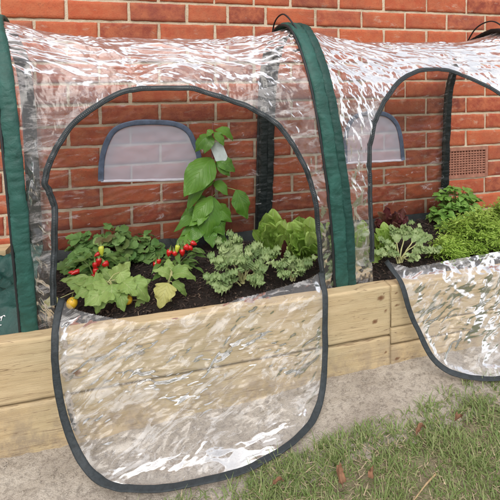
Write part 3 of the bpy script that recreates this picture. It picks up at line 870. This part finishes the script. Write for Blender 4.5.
# ------------------------------------------------------------------ plants
SH = dict(
    ovate=[(0, .04), (.08, .45), (.2, .85), (.38, 1), (.6, .86), (.8, .5), (.93, .18), (1, .0)],
    round=[(0, .1), (.12, .55), (.3, .88), (.55, 1), (.8, .86), (.93, .55), (1, .05)],
    cos=[(0, .22), (.2, .34), (.4, .62), (.6, .95), (.75, 1), (.88, .8), (.96, .45), (1, .08)],
    obov=[(0, .14), (.25, .30), (.45, .6), (.7, .95), (.85, 1), (.96, .7), (1, .15)],
    lance=[(0, .03), (.15, .5), (.4, 1), (.7, .65), (1, 0)],
    lobed=[(0, .06), (.04, .5), (.10, .86), (.17, .97), (.24, .86), (.28, .80), (.34, .90), (.41, .94), (.48, .78), (.53, .66), (.58, .70), (.66, .68), (.74, .48), (.80, .40), (.88, .32), (.95, .17), (1, 0)])
def leaf(mb, base, tip, nrm, width, shape='ovate', arch=.12, cup=.15, ruffle=0., rf=4, n=10, m=6, val=None, twist=0, serr=0, rg=random):
    base, tip, nrm = V(base), V(tip), V(nrm)
    ax = tip-base; L = ax.length
    if L < 1e-5: return
    ax /= L
    sd = ax.cross(nrm)
    if sd.length < 1e-4: sd = ax.cross(V((.3, .5, .8)))
    sd.normalize(); up = sd.cross(ax).normalized()
    ph = rg.uniform(0, 6.28); rows = []
    for i in range(n+1):
        t = i/n; w = width/2*lerp_tab(SH[shape], t)*(1+serr*(1 if i % 2 else -1))
        c = base+ax*(L*t)+up*(arch*L*math.sin(PI*t**.85))
        row = []
        for j in range(m+1):
            s = 2*j/m-1
            h = cup*abs(s)**1.3*w+ruffle*width*abs(s)**2.6*min(1, .25+2*t)*(math.sin(ph+t*rf*6.28+(2.2 if s > 0 else 0)+2.5*s)+.45*math.sin(ph*2+t*rf*14.1+4*s))
            row.append(c+sd*(s*w)+up*h+ax*(ruffle*.35*width*s*s*math.cos(ph*1.7+t*rf*6.28)))
        rows.append(row)
    mb.grid(rows, rg.random() if val is None else val, uvs=lambda i, j: (i/n, j/m))
def upish(rg, spread=.5): return V((rg.uniform(-spread, spread), rg.uniform(-spread-.25, spread-.25), 1)).normalized()
def plant(name, label, cat, x, y, group=None): return thing(name, label, cat, (x, y, sz(x, y)), group)
def soil_at(px, py): p = at_z(px, py, .285); return p.x, p.y

# tall broad-leaved seedling by the wall
x, y = at_y(190, 243, -.11).x, -.11
pl = plant('tall_pepper_plant', 'tall leafy plant with big broad drooping leaves and a tag, against the wall', 'plant', x, y)
Yp = -.12
def q(px, py, dy=0): return at_y(px, py, Yp+dy)
mb = MB(); mb.tube(catmull([V((x, y, .27)), q(199, 225), q(211, 200), q(213, 175), q(212, 150), q(212.5, 132), q(213, 122)], 5), [.0055]*10+[.0045]*10+[.003]*10+[.0015], 7)
mb.build('stem', M['stem_red'], pl)
fm = MB(); sm = MB()
for b, t, w, nrm, arch, dy0, dy1, val in [
    ((212, 158), (184, 197), .125, (-.25, -1, .55), .14, 0, -.06, .6), ((211, 162), (187, 212), .07, (-.6, -1, .2), .1, -.0, -.03, .3), ((212, 168), (226, 162), .03, (0, -.5, 1), .1, 0, 0, .3),
    ((211, 196), (206, 240), .115, (.05, -1, .4), .08, -.01, -.06, .5),
    ((212, 198), (192, 222), .075, (-.5, -1, .4), .12, -.02, -.05, .7),
    ((236, 190), (247, 219), .085, (.4, -1, .2), .1, -.02, -.03, .3),
    ((205, 218), (189, 226), .05, (-.3, -.8, .7), .15, -.01, -.06, .8), ((203, 224), (190, 243), .06, (-.2, -1, .5), .1, -.02, -.07, .55),
    ((200, 230), (175, 247), .065, (-.4, -.8, .6), .15, -.01, -.05, .65), ((200, 208), (180, 222), .045, (-.3, -.6, .9), .2, .02, .02, .2),
    ((203, 216), (174, 232), .055, (-.4, -.7, .8), .22, .01, -.02, .35), ((206, 210), (198, 226), .05, (-.2, -.8, .6), .12, -.02, -.07, .75),
    ((207, 228), (213, 248), .06, (.2, -1, .4), .12, -.02, -.08, .45), ((208, 222), (226, 232), .055, (.4, -.8, .6), .2, 0, -.03, .4),
    ((213, 205), (232, 222), .075, (.4, -.9, .5), .15, 0, -.03, .5), ((211, 212), (224, 236), .075, (.3, -1, .4), .12, -.01, -.05, .4), ((213, 178), (199, 192), .05, (-.4, -.8, .6), .15, -.01, -.03, .75), ((213, 182), (228, 196), .05, (.4, -.9, .5), .2, 0, -.02, .45), ((204, 226), (180, 236), .06, (-.4, -.8, .7), .2, 0, -.03, .6),
    ((212, 135), (195, 152), .062, (-.7, -.9, .35), .25, 0, 0, .35), ((212, 136), (204, 154), .045, (-.2, -1, .3), .15, -.01, -.04, .25),
    ((215, 130), (233, 141), .05, (.5, -.8, .6), .28, 0, 0, .6), ((214, 132), (224, 146), .04, (.3, -1, .4), .15, -.02, -.04, .5), ((213, 130), (207, 137), .03, (-.4, -.8, .6), .2, -.02, -.03, .7),
    ((216, 160), (235, 172), .06, (.4, -1, .35), .22, -.01, -.02, .3), ((217, 164), (230, 176), .045, (.2, -1, .3), .2, -.02, -.03, .2), ((205, 232), (229, 245), .06, (.3, -.9, .5), .15, 0, -.03, .3),
    ((208, 200), (190, 200), .05, (-.2, -.4, 1), .1, .03, .02, .15), ((198, 236), (182, 243), .055, (0, -.8, .7), .12, -.03, -.08, .8)]:
    if t[0] == 247: sm.tube(catmull([q(213, 196), q(224, 188), q(236, 190, -.02)], 5), .0016, 6)
    leaf(fm, q(*b, dy0), q(*t, dy1), nrm, w, 'ovate', arch, -.25 if w > .06 else .1, .05, 2.5, 18, 8, val)
fm.build('foliage', M['pepper'], pl); sm.build('petiole', M['stem'], pl)
# its tag
p = q(219, 152, -.02)
tg = thing('plant_tag', 'small pale plant label tied to the tall leafy plant', 'tag', p)
mb = MB(); a = V((.9, -.25, .35)).normalized(); b = V((-.35, .1, .93)).normalized(); nn = a.cross(b).normalized()
pts = []
for i in range(2):
    o = nn*(.0006 if i else -.0006)
    pts.append([p+o+a*sx*.026+b*sy*.042 for sx, sy in ((-.6, -1), (.6, -1), (1, -.7), (1, .6), (.35, 1), (-.35, 1), (-1, .6), (-1, -.7))])
mb.grid(pts, closed=True); mb.face(list(range(8))); mb.face(list(range(8, 16))[::-1])
mb.build('tag_card', M['tagm'], tg, smooth=False)

def mound(name, label, cat, px, py, Y, w, h, d, mat, stemmat, leafn, lw, ll, shape, rg, group=None, tri=False, **kw):
    """bushy plant: leaves on petioles spread through a dome"""
    c = at_y(px, py, Y); x, y = c.x, c.y
    pl = plant(name, label, cat, x, y, group); fm = MB(); sm = MB(); base = V((x, y, sz(x, y)))
    for k in range(leafn):
        az = rg.uniform(0, 2*PI); el = math.asin(rg.uniform(.05, 1)); rr = rg.uniform(.45, 1)**.6
        o = V((math.cos(az)*math.cos(el)*w, math.sin(az)*math.cos(el)*d, math.sin(el)*h))*rr
        e = base+o
        e.y = min(e.y, -.05)
        sm.tube([base+V((o.x*.1, o.y*.1, 0)), base+V((o.x*.45, o.y*.45, o.z*.65)), e], [.0018, .0015, .0011], 5, rg.random())
        out = V((math.cos(az), math.sin(az), 0)); nrm = (V((0, -.25, 1))+out*.6*math.cos(el)+V((rg.gauss(0, .25), rg.gauss(0, .25), 0))).normalized()
        L = ll*rg.uniform(.65, 1.15); W = lw*rg.uniform(.7, 1.15)
        v = min(1, max(0, rg.gauss(.6, .24)))
        dirs = [0] if not tri else [-1.15, 0, 1.15]
        for dd in dirs:
            dr = Matrix.Rotation(dd+rg.uniform(-.2, .2), 3, 'Z') @ out
            dr = (dr+V((0, 0, rg.uniform(-.5, .35)))).normalized()
            leaf(fm, e, e+dr*L, nrm, W, shape, kw.get('arch', .12), kw.get('cup', .2), kw.get('ruffle', .05), kw.get('rf', 3), kw.get('n', 8), kw.get('m', 4), v, serr=kw.get('serr', 0), rg=rg)
    fm.build('foliage', M[mat], pl); sm.build('stem', M[stemmat], pl)
    return pl, base
rg = random.Random(11)
mound('strawberry_plant', 'bushy dark green strawberry plant at the back left by the bricks', 'plant', 103, 262, -.16, .125, .155, .07, 'straw', 'stem_red', 75, .042, .044, 'round', rg, tri=True, serr=.08, arch=.1)
mound('strawberry_plant', 'low dull green strawberry clump right of the bigger one', 'plant', 141, 262, -.12, .07, .085, .05, 'straw', 'stem_red', 26, .036, .04, 'round', rg, tri=True, serr=.08)

# curved chillies
def chilli(pl, p, L, r, d, mat):
    mb = MB(); d = V(d).normalized(); side = V((d.y, -d.x, .2))
    pts = [V(p)+d*L*t+side*(.12*L*math.sin(PI*t)) for t in [0, .06, .15, .3, .5, .7, .85, .95, 1]]
    mb.tube(pts, [r*.45, r*.85, r, r, r*.92, r*.72, r*.45, r*.2, r*.04], 10)
    o = mb.build('chilli', M[mat], pl)
    mb = MB(); mb.tube([V(p)+d*.002, V(p)-d*.004, V(p)-d*.014+V((0, 0, .004))], [r*.55, r*.4, .0012], 7)
    mb.build('stalk', M['stem'], o)
def chilli_plant(label, bx, by, Y, fr, w, h, n):
    c = at_y(bx, by, Y)
    pl = plant('chilli_plant', label, 'plant', c.x, c.y, 'fruiting chilli plants'); base = V((c.x, c.y, sz(c.x, c.y)))
    sm = MB(); fm = MB()
    for k in range(6):
        e = base+V((rg.uniform(-w, w)*.7, rg.uniform(-.04, .04), h*rg.uniform(.5, .9)))
        sm.tube([base, base.lerp(e, .5)+V((0, 0, .02)), e], [.0035, .0025, .0015], 6)
    for k in range(n):
        az = rg.uniform(0, 2*PI); r0 = rg.uniform(.2, 1)
        p = base+V((math.cos(az)*w*r0, math.sin(az)*.05*r0, h*rg.uniform(.3, 1)))
        t = p+V((math.cos(az), math.sin(az)-.3, rg.uniform(-.6, .4)))*rg.uniform(.028, .055)
        leaf(fm, p, t, upish(rg), rg.uniform(.014, .024), 'lance', .15, .15, .04, 2, 8, 4, rg=rg)
    sm.build('stem', M['stem'], pl); fm.build('foliage', M['chil'], pl)
    for px, py, L, r, d, mat in fr:
        chilli(pl, at_y(px, py, Y-.045), L*.85*rg.uniform(.85, 1.15), r*1.2*rg.uniform(.88, 1.12), V(d)+V((rg.gauss(0, .2), rg.gauss(0, .2), 0)), mat)
chilli_plant('low chilli plant with red fruit and one lime chilli, below the strawberry plant', 98, 285, -.30,
    [(95, 262, .030, .008, (-.1, -.1, -1), 'red'), (99, 258, .035, .0075, (-.2, -.1, -1), 'red'), (96, 268, .028, .0075, (.1, -.2, -1), 'red'), (104, 262, .026, .0085, (.2, 0, -1), 'red'), (101, 246, .042, .0075, (.3, -.1, -.95), 'lime'),
     (80, 271, .03, .007, (-1, -.2, -.15), 'red'), (104, 276, .024, .0095, (1, -.2, -.1), 'red'), (74, 273, .024, .006, (-1, 0, .1), 'red'), (94, 274, .022, .008, (0, -.3, -1), 'red'), (100, 253, .024, .006, (-.8, 0, -.4), 'red')], .09, .105, 60)
chilli_plant('low chilli plant with red and lime fruit at the foot of the tall plant', 176, 272, -.30,
    [(156, 262, .03, .0075, (-.35, -.1, -1), 'red'), (159, 259, .026, .007, (-.2, 0, -1), 'red'), (170, 250, .03, .008, (-.2, -.1, -1), 'red'), (174, 251, .028, .008, (.3, 0, -1), 'red'), (185, 245, .032, .0085, (.3, -.1, -1), 'red'),
     (189, 246, .028, .008, (.6, 0, -.8), 'red'), (182, 249, .03, .0085, (-.1, -.2, -1), 'red'), (178, 245, .034, .0075, (-.3, -.1, -.9), 'lime'), (191, 242, .024, .007, (1, 0, -.3), 'red')], .075, .10, 46)

# pale lobed-leaf plants in front
def egg_plant(label, stem_px, Y, leaves, fruit, mat2=()):
    c = at_y(*stem_px[0], Y)
    pl = plant('eggplant', label, 'plant', c.x, c.y, 'pale lobed eggplants'); sm = MB(); fm = MB(); ym = MB()
    pts = [at_y(a, b, Y) for a, b in stem_px]; pts[0].z = sz(c.x, c.y)-.01
    sm.tube(catmull(pts, 4), .0032, 7)
    for k, (b, t, w, nrm, arch, dy, val) in enumerate(leaves):
        B, Tt = at_y(*b, Y-dy*.4), at_y(*t, Y-dy)
        j = min(pts, key=lambda z: (z-B).length)
        sm.tube([j, (j+B)/2+V((0, 0, .008)), B], .0014, 5)
        leaf(ym if k in mat2 else fm, B, Tt, nrm, w, 'lobed', arch*1.3, .16, .09, 2.3, 30, 10, val)
    if fm.v: fm.build('foliage', M['egg'], pl)
    if ym.v: ym.build('yellowing_leaf', M['yell'], pl)
    sm.build('stem', M['stem_pale'], pl)
    for px, py, r in fruit:
        o = at_y(px, py, Y-.02); mb = MB()
        mb.grid([[o+V((math.sin(a)*math.cos(b)*r, math.sin(a)*math.sin(b)*r, math.cos(a)*r*1.05)) for b in [2*PI*k/16 for k in range(16)]] for a in [PI*k/10+.001 for k in range(11)]], closed=True)
        f = mb.build('fruit', M['yellow'], pl)
        mb = MB()
        for k in range(5):
            a = k*1.257; leaf(mb, o+V((0, 0, r*1.02)), o+V((math.cos(a)*r*.75, math.sin(a)*r*.75, r*.72)), (0, 0, 1), r*.5, 'lance', .1, 0, 0, 1, 4, 2)
        mb.tube([o+V((0, 0, r)), o+V((.003, 0, r+.012))], .0013, 5)
        mb.build('calyx', M['stem'], f)
egg_plant('pale eggplant with large lobed leaves and two yellow fruit at the left of the bed', [(120, 322), (118, 306), (113, 292), (108, 282)], -.44,
    [((112, 288), (84, 306), .085, (-.1, -.75, .8), .12, .06, .6), ((104, 284), (82, 286), .07, (0, -.5, .9), .1, .02, .4), ((114, 281), (130, 262), .07, (.1, -1, .3), -.06, -.02, .75),
     ((112, 284), (112, 304), .08, (0, -.8, .7), .15, .05, .45), ((118, 290), (124, 312), .05, (.2, -.8, .6), .15, .06, .3), ((128, 280), (148, 302), .065, (.4, -.8, .5), .2, .03, .5),
     ((130, 290), (152, 280), .055, (0, -.6, .8), .1, 0, .35), ((88, 290), (66, 282), .055, (-.2, -.6, .8), .1, .0, .5), ((96, 284), (60, 281), .04, (0, -.6, .9), .1, -.02, .65),
     ((106, 290), (96, 314), .06, (-.1, -.8, .6), .15, .05, .55), ((122, 282), (136, 296), .06, (.3, -.8, .6), .18, .05, .6), ((98, 288), (74, 298), .055, (-.2, -.7, .8), .15, .03, .5), ((120, 272), (128, 286), .05, (.1, -.8, .6), .1, .02, .7),
     ((58, 299), (40, 308), .035, (0, -.8, .7), .1, .0, .9), ((116, 284), (102, 268), .05, (0, -.8, .5), -.05, -.04, .3), ((138, 300), (146, 320), .035, (.2, -.8, .5), .1, .02, .4)],
    [(72, 303, .0165), (128, 300, .0135)], (13,))
egg_plant('pale eggplant seedling on a single bent stem in the middle of the tunnel', [(173, 319), (171, 300), (168, 285), (172, 272)], -.46,
    [((168, 283), (160, 308), .075, (-.15, -.9, .5), .1, .05, .8), ((172, 276), (196, 281), .042, (.2, -.6, .8), .3, .01, .35), ((171, 274), (193, 268), .03, (.2, -.5, .9), .2, -.02, .25),
     ((170, 276), (153, 270), .04, (-.1, -.6, .9), .15, 0, .6), ((172, 282), (186, 297), .03, (.3, -.7, .6), .2, 0, .3), ((169, 272), (168, 258), .04, (0, -1, .4), -.05, -.03, .55)], [], (0,))

# curly kale
def kale(label, bx, by, Y, leaves, group='curly kale plants', ruff=.22):
    c = at_y(bx, by, Y); base = V((c.x, c.y, sz(c.x, c.y)))
    pl = plant('curly_kale', label, 'kale', c.x, c.y, group); fm = MB(); sm = MB()
    for (px, py, dy, w) in leaves:
        t = at_y(px, py, Y+dy); st = base+V((rg.gauss(0, .006), rg.gauss(0, .006), .015))
        d = t-st; mid = st+d*.42+V((0, 0, .25*d.length*.35))
        sm.tube(catmull([st, st.lerp(mid, .5)+V((0, 0, .012)), mid, mid.lerp(t, .6)+V((0, 0, .01)), t], 3), [.003]*4+[.0024]*5+[.0016]*4, 6)
        nrm = V((rg.gauss(0, .25), -.55, 1)); 
        leaf(fm, mid.lerp(t, .12), t, nrm, w*.85, 'round', .22, .1, ruff*.8, 5.5, 66, 14, None, rg=rg)
        for k in range(8):       # frilled side lobes
            tt = rg.uniform(.3, 1); p = mid.lerp(t, tt)+V((0, 0, .012)); a = rg.uniform(0, 2*PI)
            leaf(fm, p, p+V((math.cos(a), math.sin(a)*.7-.2, rg.uniform(-.3, .5)))*w*rg.uniform(.4, .62), V((rg.gauss(0, .6), -.5, 1)), w*.46, 'round', .15, .25, ruff*1.1, 3.2, 34, 10, None, rg=rg)
    fm.build('foliage', M['kale'], pl); sm.build('stem', M['stem_pale'], pl)
kale('grey green curly kale on a pale stalk in the middle of the open tunnel', 242, 300, -.42,
    [(212, 262, -.02, .06), (207, 283, -.05, .055), (222, 246, .06, .065), (233, 240, .10, .06), (256, 246, .08, .07), (266, 268, -.02, .07), (275, 252, .06, .06), (226, 280, -.06, .055), (218, 293, -.08, .05), (262, 284, -.07, .06), (246, 258, .0, .07), (236, 262, -.04, .055)])
kale('curly kale in front of the cos lettuce beside the right zip', 292, 284, -.44, [(276, 268, -.02, .045), (284, 258, .02, .05), (294, 262, .0, .05), (304, 268, -.03, .05), (312, 262, 0, .045), (282, 278, -.05, .042), (298, 274, -.05, .045)])
kale('curly kale behind clear film between the zip and the green hoop', 338, 284, -.42,
    [(328, 262, -.02, .06), (334, 244, .04, .06), (340, 230, .06, .055), (336, 274, -.06, .055), (348, 250, 0, .06), (330, 285, -.08, .05)])

# lettuces
def lettuce(label, bx, by, Y, leaves, mat='lett', name='lettuce', group=None, w0=.09):
    leaves = leaves+[(px+rg.uniform(-7, 7), py+rg.uniform(2, 12), dy-.02, w*.9) for px, py, dy, w in leaves]
    c = at_y(bx, by, Y); base = V((c.x, c.y, sz(c.x, c.y)))
    pl = plant(name, label, 'lettuce', c.x, c.y, group); fm = MB()
    for (px, py, dy, w) in leaves:
        t = at_y(px, py, Y+dy); nrm = V((-(t.x-c.x)*3+rg.gauss(0, .15), -1, .35))
        leaf(fm, base+V((rg.gauss(0, .008), rg.gauss(0, .008), 0)), t, nrm, w*.78, 'cos', rg.uniform(-.14, .05), .4, .13, 3.2, 34, 12, None, rg=rg)
    fm.build('foliage', M[mat], pl)
lettuce('upright green cos lettuce in front of the black hoop leg', 272, 262, -.24, [(266, 213, 0, .085), (273, 209, .03, .09), (285, 219, 0, .075), (259, 226, -.02, .06), (280, 224, -.05, .08), (269, 222, -.05, .08)])
lettuce('upright green cos lettuce touching the right zip of the open tunnel', 304, 272, -.32, [(298, 240, -.07, .085), (312, 244, -.07, .08), (288, 246, -.05, .07), (289, 222, 0, .08), (299, 216, .03, .09), (311, 217, 0, .085), (320, 222, 0, .075), (305, 224, -.05, .09), (294, 229, -.05, .08), (317, 232, -.04, .08)])
lettuce('pale green lettuce behind clear film beside the green hoop', 336, 262, -.24, [(327, 222, 0, .07), (334, 214, .02, .07), (341, 222, 0, .06), (332, 235, -.04, .07), (344, 236, -.03, .06)])
lettuce('dark red lettuce sprig under the middle kale', 250, 288, -.33, [(246, 272, -.02, .045), (254, 266, 0, .04), (243, 282, -.03, .04), (256, 278, -.03, .04), (262, 270, 0, .04)], 'redlett', 'red_lettuce', 'red lettuces')
lettuce('dark red lettuce tuft between the two upright lettuces', 290, 262, -.32, [(284, 240, 0, .04), (290, 236, 0, .04), (280, 248, 0, .035), (294, 250, 0, .04)], 'redlett', 'red_lettuce', 'red lettuces')
lettuce('wine red lettuce at the back just right of the second tunnel zip', 392, 232, -.17, [(378, 212, 0, .05), (386, 207, .02, .05), (395, 211, 0, .05), (404, 208, 0, .05), (375, 220, -.03, .05), (399, 219, -.02, .055), (388, 218, -.03, .05), (408, 216, 0, .04), (382, 214, -.02, .04), (403, 224, -.03, .05)], 'redlett', 'red_lettuce', 'red lettuces')
lettuce('lime green lettuce just left of the second tunnel zip', 362, 270, -.36, [(356, 226, 0, .06), (362, 220, .02, .065), (368, 228, 0, .06), (358, 242, -.04, .06), (366, 245, -.04, .06), (355, 256, -.05, .05), (370, 256, -.05, .05)])
lettuce('frilly lime lettuce right of the second tunnel zip', 384, 258, -.32, [(376, 228, 0, .06), (384, 222, .02, .06), (392, 228, 0, .06), (380, 240, -.04, .06), (389, 240, -.04, .06), (375, 250, -.04, .05)])
kale('curly kale with spreading stalks at the front of the right tunnel', 400, 268, -.42, [(384, 244, 0, .05), (394, 228, .06, .05), (408, 226, .08, .055), (422, 230, .06, .05), (432, 236, .04, .045), (426, 250, -.03, .045), (378, 256, -.05, .045), (392, 256, -.06, .04), (440, 252, -.02, .04), (416, 260, -.06, .04)], ruff=.15)

# celery-like herb and parsley on the right
rg = random.Random(23)
mound('celery_plant', 'broad-leaved green herb at the back right under the air vent', 'plant', 456, 226, -.17, .125, .19, .075, 'cel', 'stem', 95, .032, .045, 'ovate', rg, tri=True, serr=.1, arch=.15)
def parsley(label, px, py, Y, w, h, n, rg, mat='pars'):
    c = at_y(px, py, Y); base = V((c.x, c.y, sz(c.x, c.y)))
    pl = plant('parsley_plant', label, 'parsley', c.x, c.y, 'parsley bushes'); fm = MB(); sm = MB()
    for k in range(n):
        az = rg.uniform(0, 2*PI); el = math.asin(rg.uniform(.1, 1)); rr = rg.uniform(.4, 1)**.5*(1+.45*nz(az*2, el*3, n))
        o = V((math.cos(az)*math.cos(el)*w, math.sin(az)*math.cos(el)*w*.75, math.sin(el)*h))*rr
        e = base+o; e.y = min(-.05, e.y); e.z = max(e.z, base.z+.01)
        sm.tube([base+o*.1, base+V((o.x*.4, o.y*.4, o.z*.7)), e], [.0015, .0012, .0008], 4)
        for j in range(18):
            a = rg.uniform(0, 2*PI); d = V((math.cos(a), math.sin(a)-.25, rg.uniform(-.5, .6)))
            p = e+d*rg.uniform(0, .018)
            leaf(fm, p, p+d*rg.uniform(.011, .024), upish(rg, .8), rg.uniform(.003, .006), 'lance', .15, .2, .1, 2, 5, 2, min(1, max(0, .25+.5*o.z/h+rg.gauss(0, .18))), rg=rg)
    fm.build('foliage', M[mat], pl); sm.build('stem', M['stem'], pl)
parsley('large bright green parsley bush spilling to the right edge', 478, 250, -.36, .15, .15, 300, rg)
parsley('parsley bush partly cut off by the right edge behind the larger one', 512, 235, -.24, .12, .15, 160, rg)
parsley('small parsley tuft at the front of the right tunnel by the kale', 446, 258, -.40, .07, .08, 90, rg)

# ------------------------------------------------------------------ litter on the lawn
rg = random.Random(5)
def dead_leaf(label, px, py, L, w, az, tilt=.1, mat='deadleaf'):
    p = at_z(px, py, .04); z = gz(p.x, p.y)+.03
    mb = MB(); d = V((math.cos(az), math.sin(az), tilt))*L/2; c = V((p.x, p.y, z))
    leaf(mb, c-d, c+d, (rg.gauss(0, .5), -.1, 1), w, 'ovate', rg.uniform(-.3, .35), rg.choice([.9, 1.3, -.7]), .35, 1.4, 16, 8, rg=rg, serr=.06)
    mb.tube([c-d*1.0, c-d*1.35+V((0, 0, .004))], .0007, 4)
    tag(mb.build('dead_leaf', M[mat], None, True, c), label, 'leaf', 'dead leaves on the grass')
dead_leaf('curled brown dead leaf standing in the grass near the bottom', 341, 481, .036, .02, 1.3, .6)
dead_leaf('orange brown dead leaf lying along the grass edge', 421, 442, .042, .013, .35, .05)
dead_leaf('small reddish dead leaf half hidden in grass', 372, 479, .03, .014, .9)
dead_leaf('small brown dead leaf by the right grass edge', 459, 431, .028, .014, .2)
dead_leaf('thin brown dead leaf at the left end of the grass', 278, 487, .03, .010, .1)
a, b = at_z(414, 500, .045), at_z(436, 474, .045)
mb = MB(); mb.tube(catmull([a-(b-a)*.3, a, (a+b)/2+V((.003, 0, .006)), b], 5), [.0014]*10+[.002]*5+[.0024], 6)
tag(mb.build('dry_twig', M['twig'], None, True, (a+b)/2), 'pale straw coloured twig lying in the grass at the bottom right', 'twig')

# ------------------------------------------------------------------ light
w = bpy.data.worlds.new('World'); bpy.context.scene.world = w; w.use_nodes = True
nt = w.node_tree; nt.nodes.clear()
SUN_EL, SUN_AZ = R(48), R(198)     # azimuth measured from +Y clockwise
sky = nt.nodes.new('ShaderNodeTexSky'); sky.sky_type = 'NISHITA'; sky.sun_disc = False
sky.sun_elevation = SUN_EL; sky.sun_rotation = SUN_AZ; sky.dust_density = 4; sky.air_density = 1; sky.ozone_density = 1
tc = nt.nodes.new('ShaderNodeTexCoord'); no = nt.nodes.new('ShaderNodeTexNoise'); no.inputs['Scale'].default_value = 2.2; no.inputs['Detail'].default_value = 5
nt.links.new(tc.outputs['Generated'], no.inputs['Vector'])
rp = nt.nodes.new('ShaderNodeValToRGB'); rp.color_ramp.elements[0].position = .40; rp.color_ramp.elements[1].position = .62
rp.color_ramp.elements[0].color = (.55, .55, .55, 1); rp.color_ramp.elements[1].color = (1, 1, 1, 1)
nt.links.new(no.outputs['Fac'], rp.inputs['Fac'])
mx = nt.nodes.new('ShaderNodeMix'); mx.data_type = 'RGBA'
nt.links.new(rp.outputs['Color'], mx.inputs[0]); nt.links.new(sky.outputs['Color'], mx.inputs[6]); mx.inputs[7].default_value = (11.3, 11.3, 11.7, 1)
bg = nt.nodes.new('ShaderNodeBackground'); bg.inputs['Strength'].default_value = .1
nt.links.new(mx.outputs[2], bg.inputs['Color'])
wo = nt.nodes.new('ShaderNodeOutputWorld'); nt.links.new(bg.outputs[0], wo.inputs['Surface'])
sun = bpy.data.lights.new('sun', 'SUN'); sun.energy = 1.5; sun.angle = R(35); sun.color = (1, .95, .88)
so = bpy.data.objects.new('sun', sun); C.objects.link(so)
sd = V((math.sin(SUN_AZ)*math.cos(SUN_EL), math.cos(SUN_AZ)*math.cos(SUN_EL), math.sin(SUN_EL)))
so.rotation_euler = (-sd).to_track_quat('-Z', 'Y').to_euler(); so.location = sd*10

cam = bpy.data.cameras.new('camera'); co = bpy.data.objects.new('camera', cam); C.objects.link(co)
cam.sensor_width = 36; cam.lens = F/500*36; cam.shift_x = (250-CX)/500; cam.shift_y = (CY-250)/500
cam.clip_start = .02; cam.clip_end = 300
mw = Matrix((( CR.x, -CD.x, -CF.x, CAM.x), (CR.y, -CD.y, -CF.y, CAM.y), (CR.z, -CD.z, -CF.z, CAM.z), (0, 0, 0, 1)))
co.matrix_world = mw
sc = bpy.context.scene; sc.camera = co
sc.render.engine = 'CYCLES'
sc.cycles.transparent_max_bounces = 16; sc.cycles.max_bounces = 6; sc.cycles.diffuse_bounces = 3; sc.cycles.glossy_bounces = 3; sc.cycles.caustics_reflective = False; sc.cycles.caustics_refractive = False; sc.cycles.use_adaptive_sampling = True; sc.cycles.adaptive_threshold = .03; sc.cycles.use_denoising = True
sc.view_settings.view_transform = 'Standard'; sc.view_settings.look = 'None'; sc.view_settings.exposure = .40; sc.view_settings.gamma = 1; sc.view_settings.use_curve_mapping = False
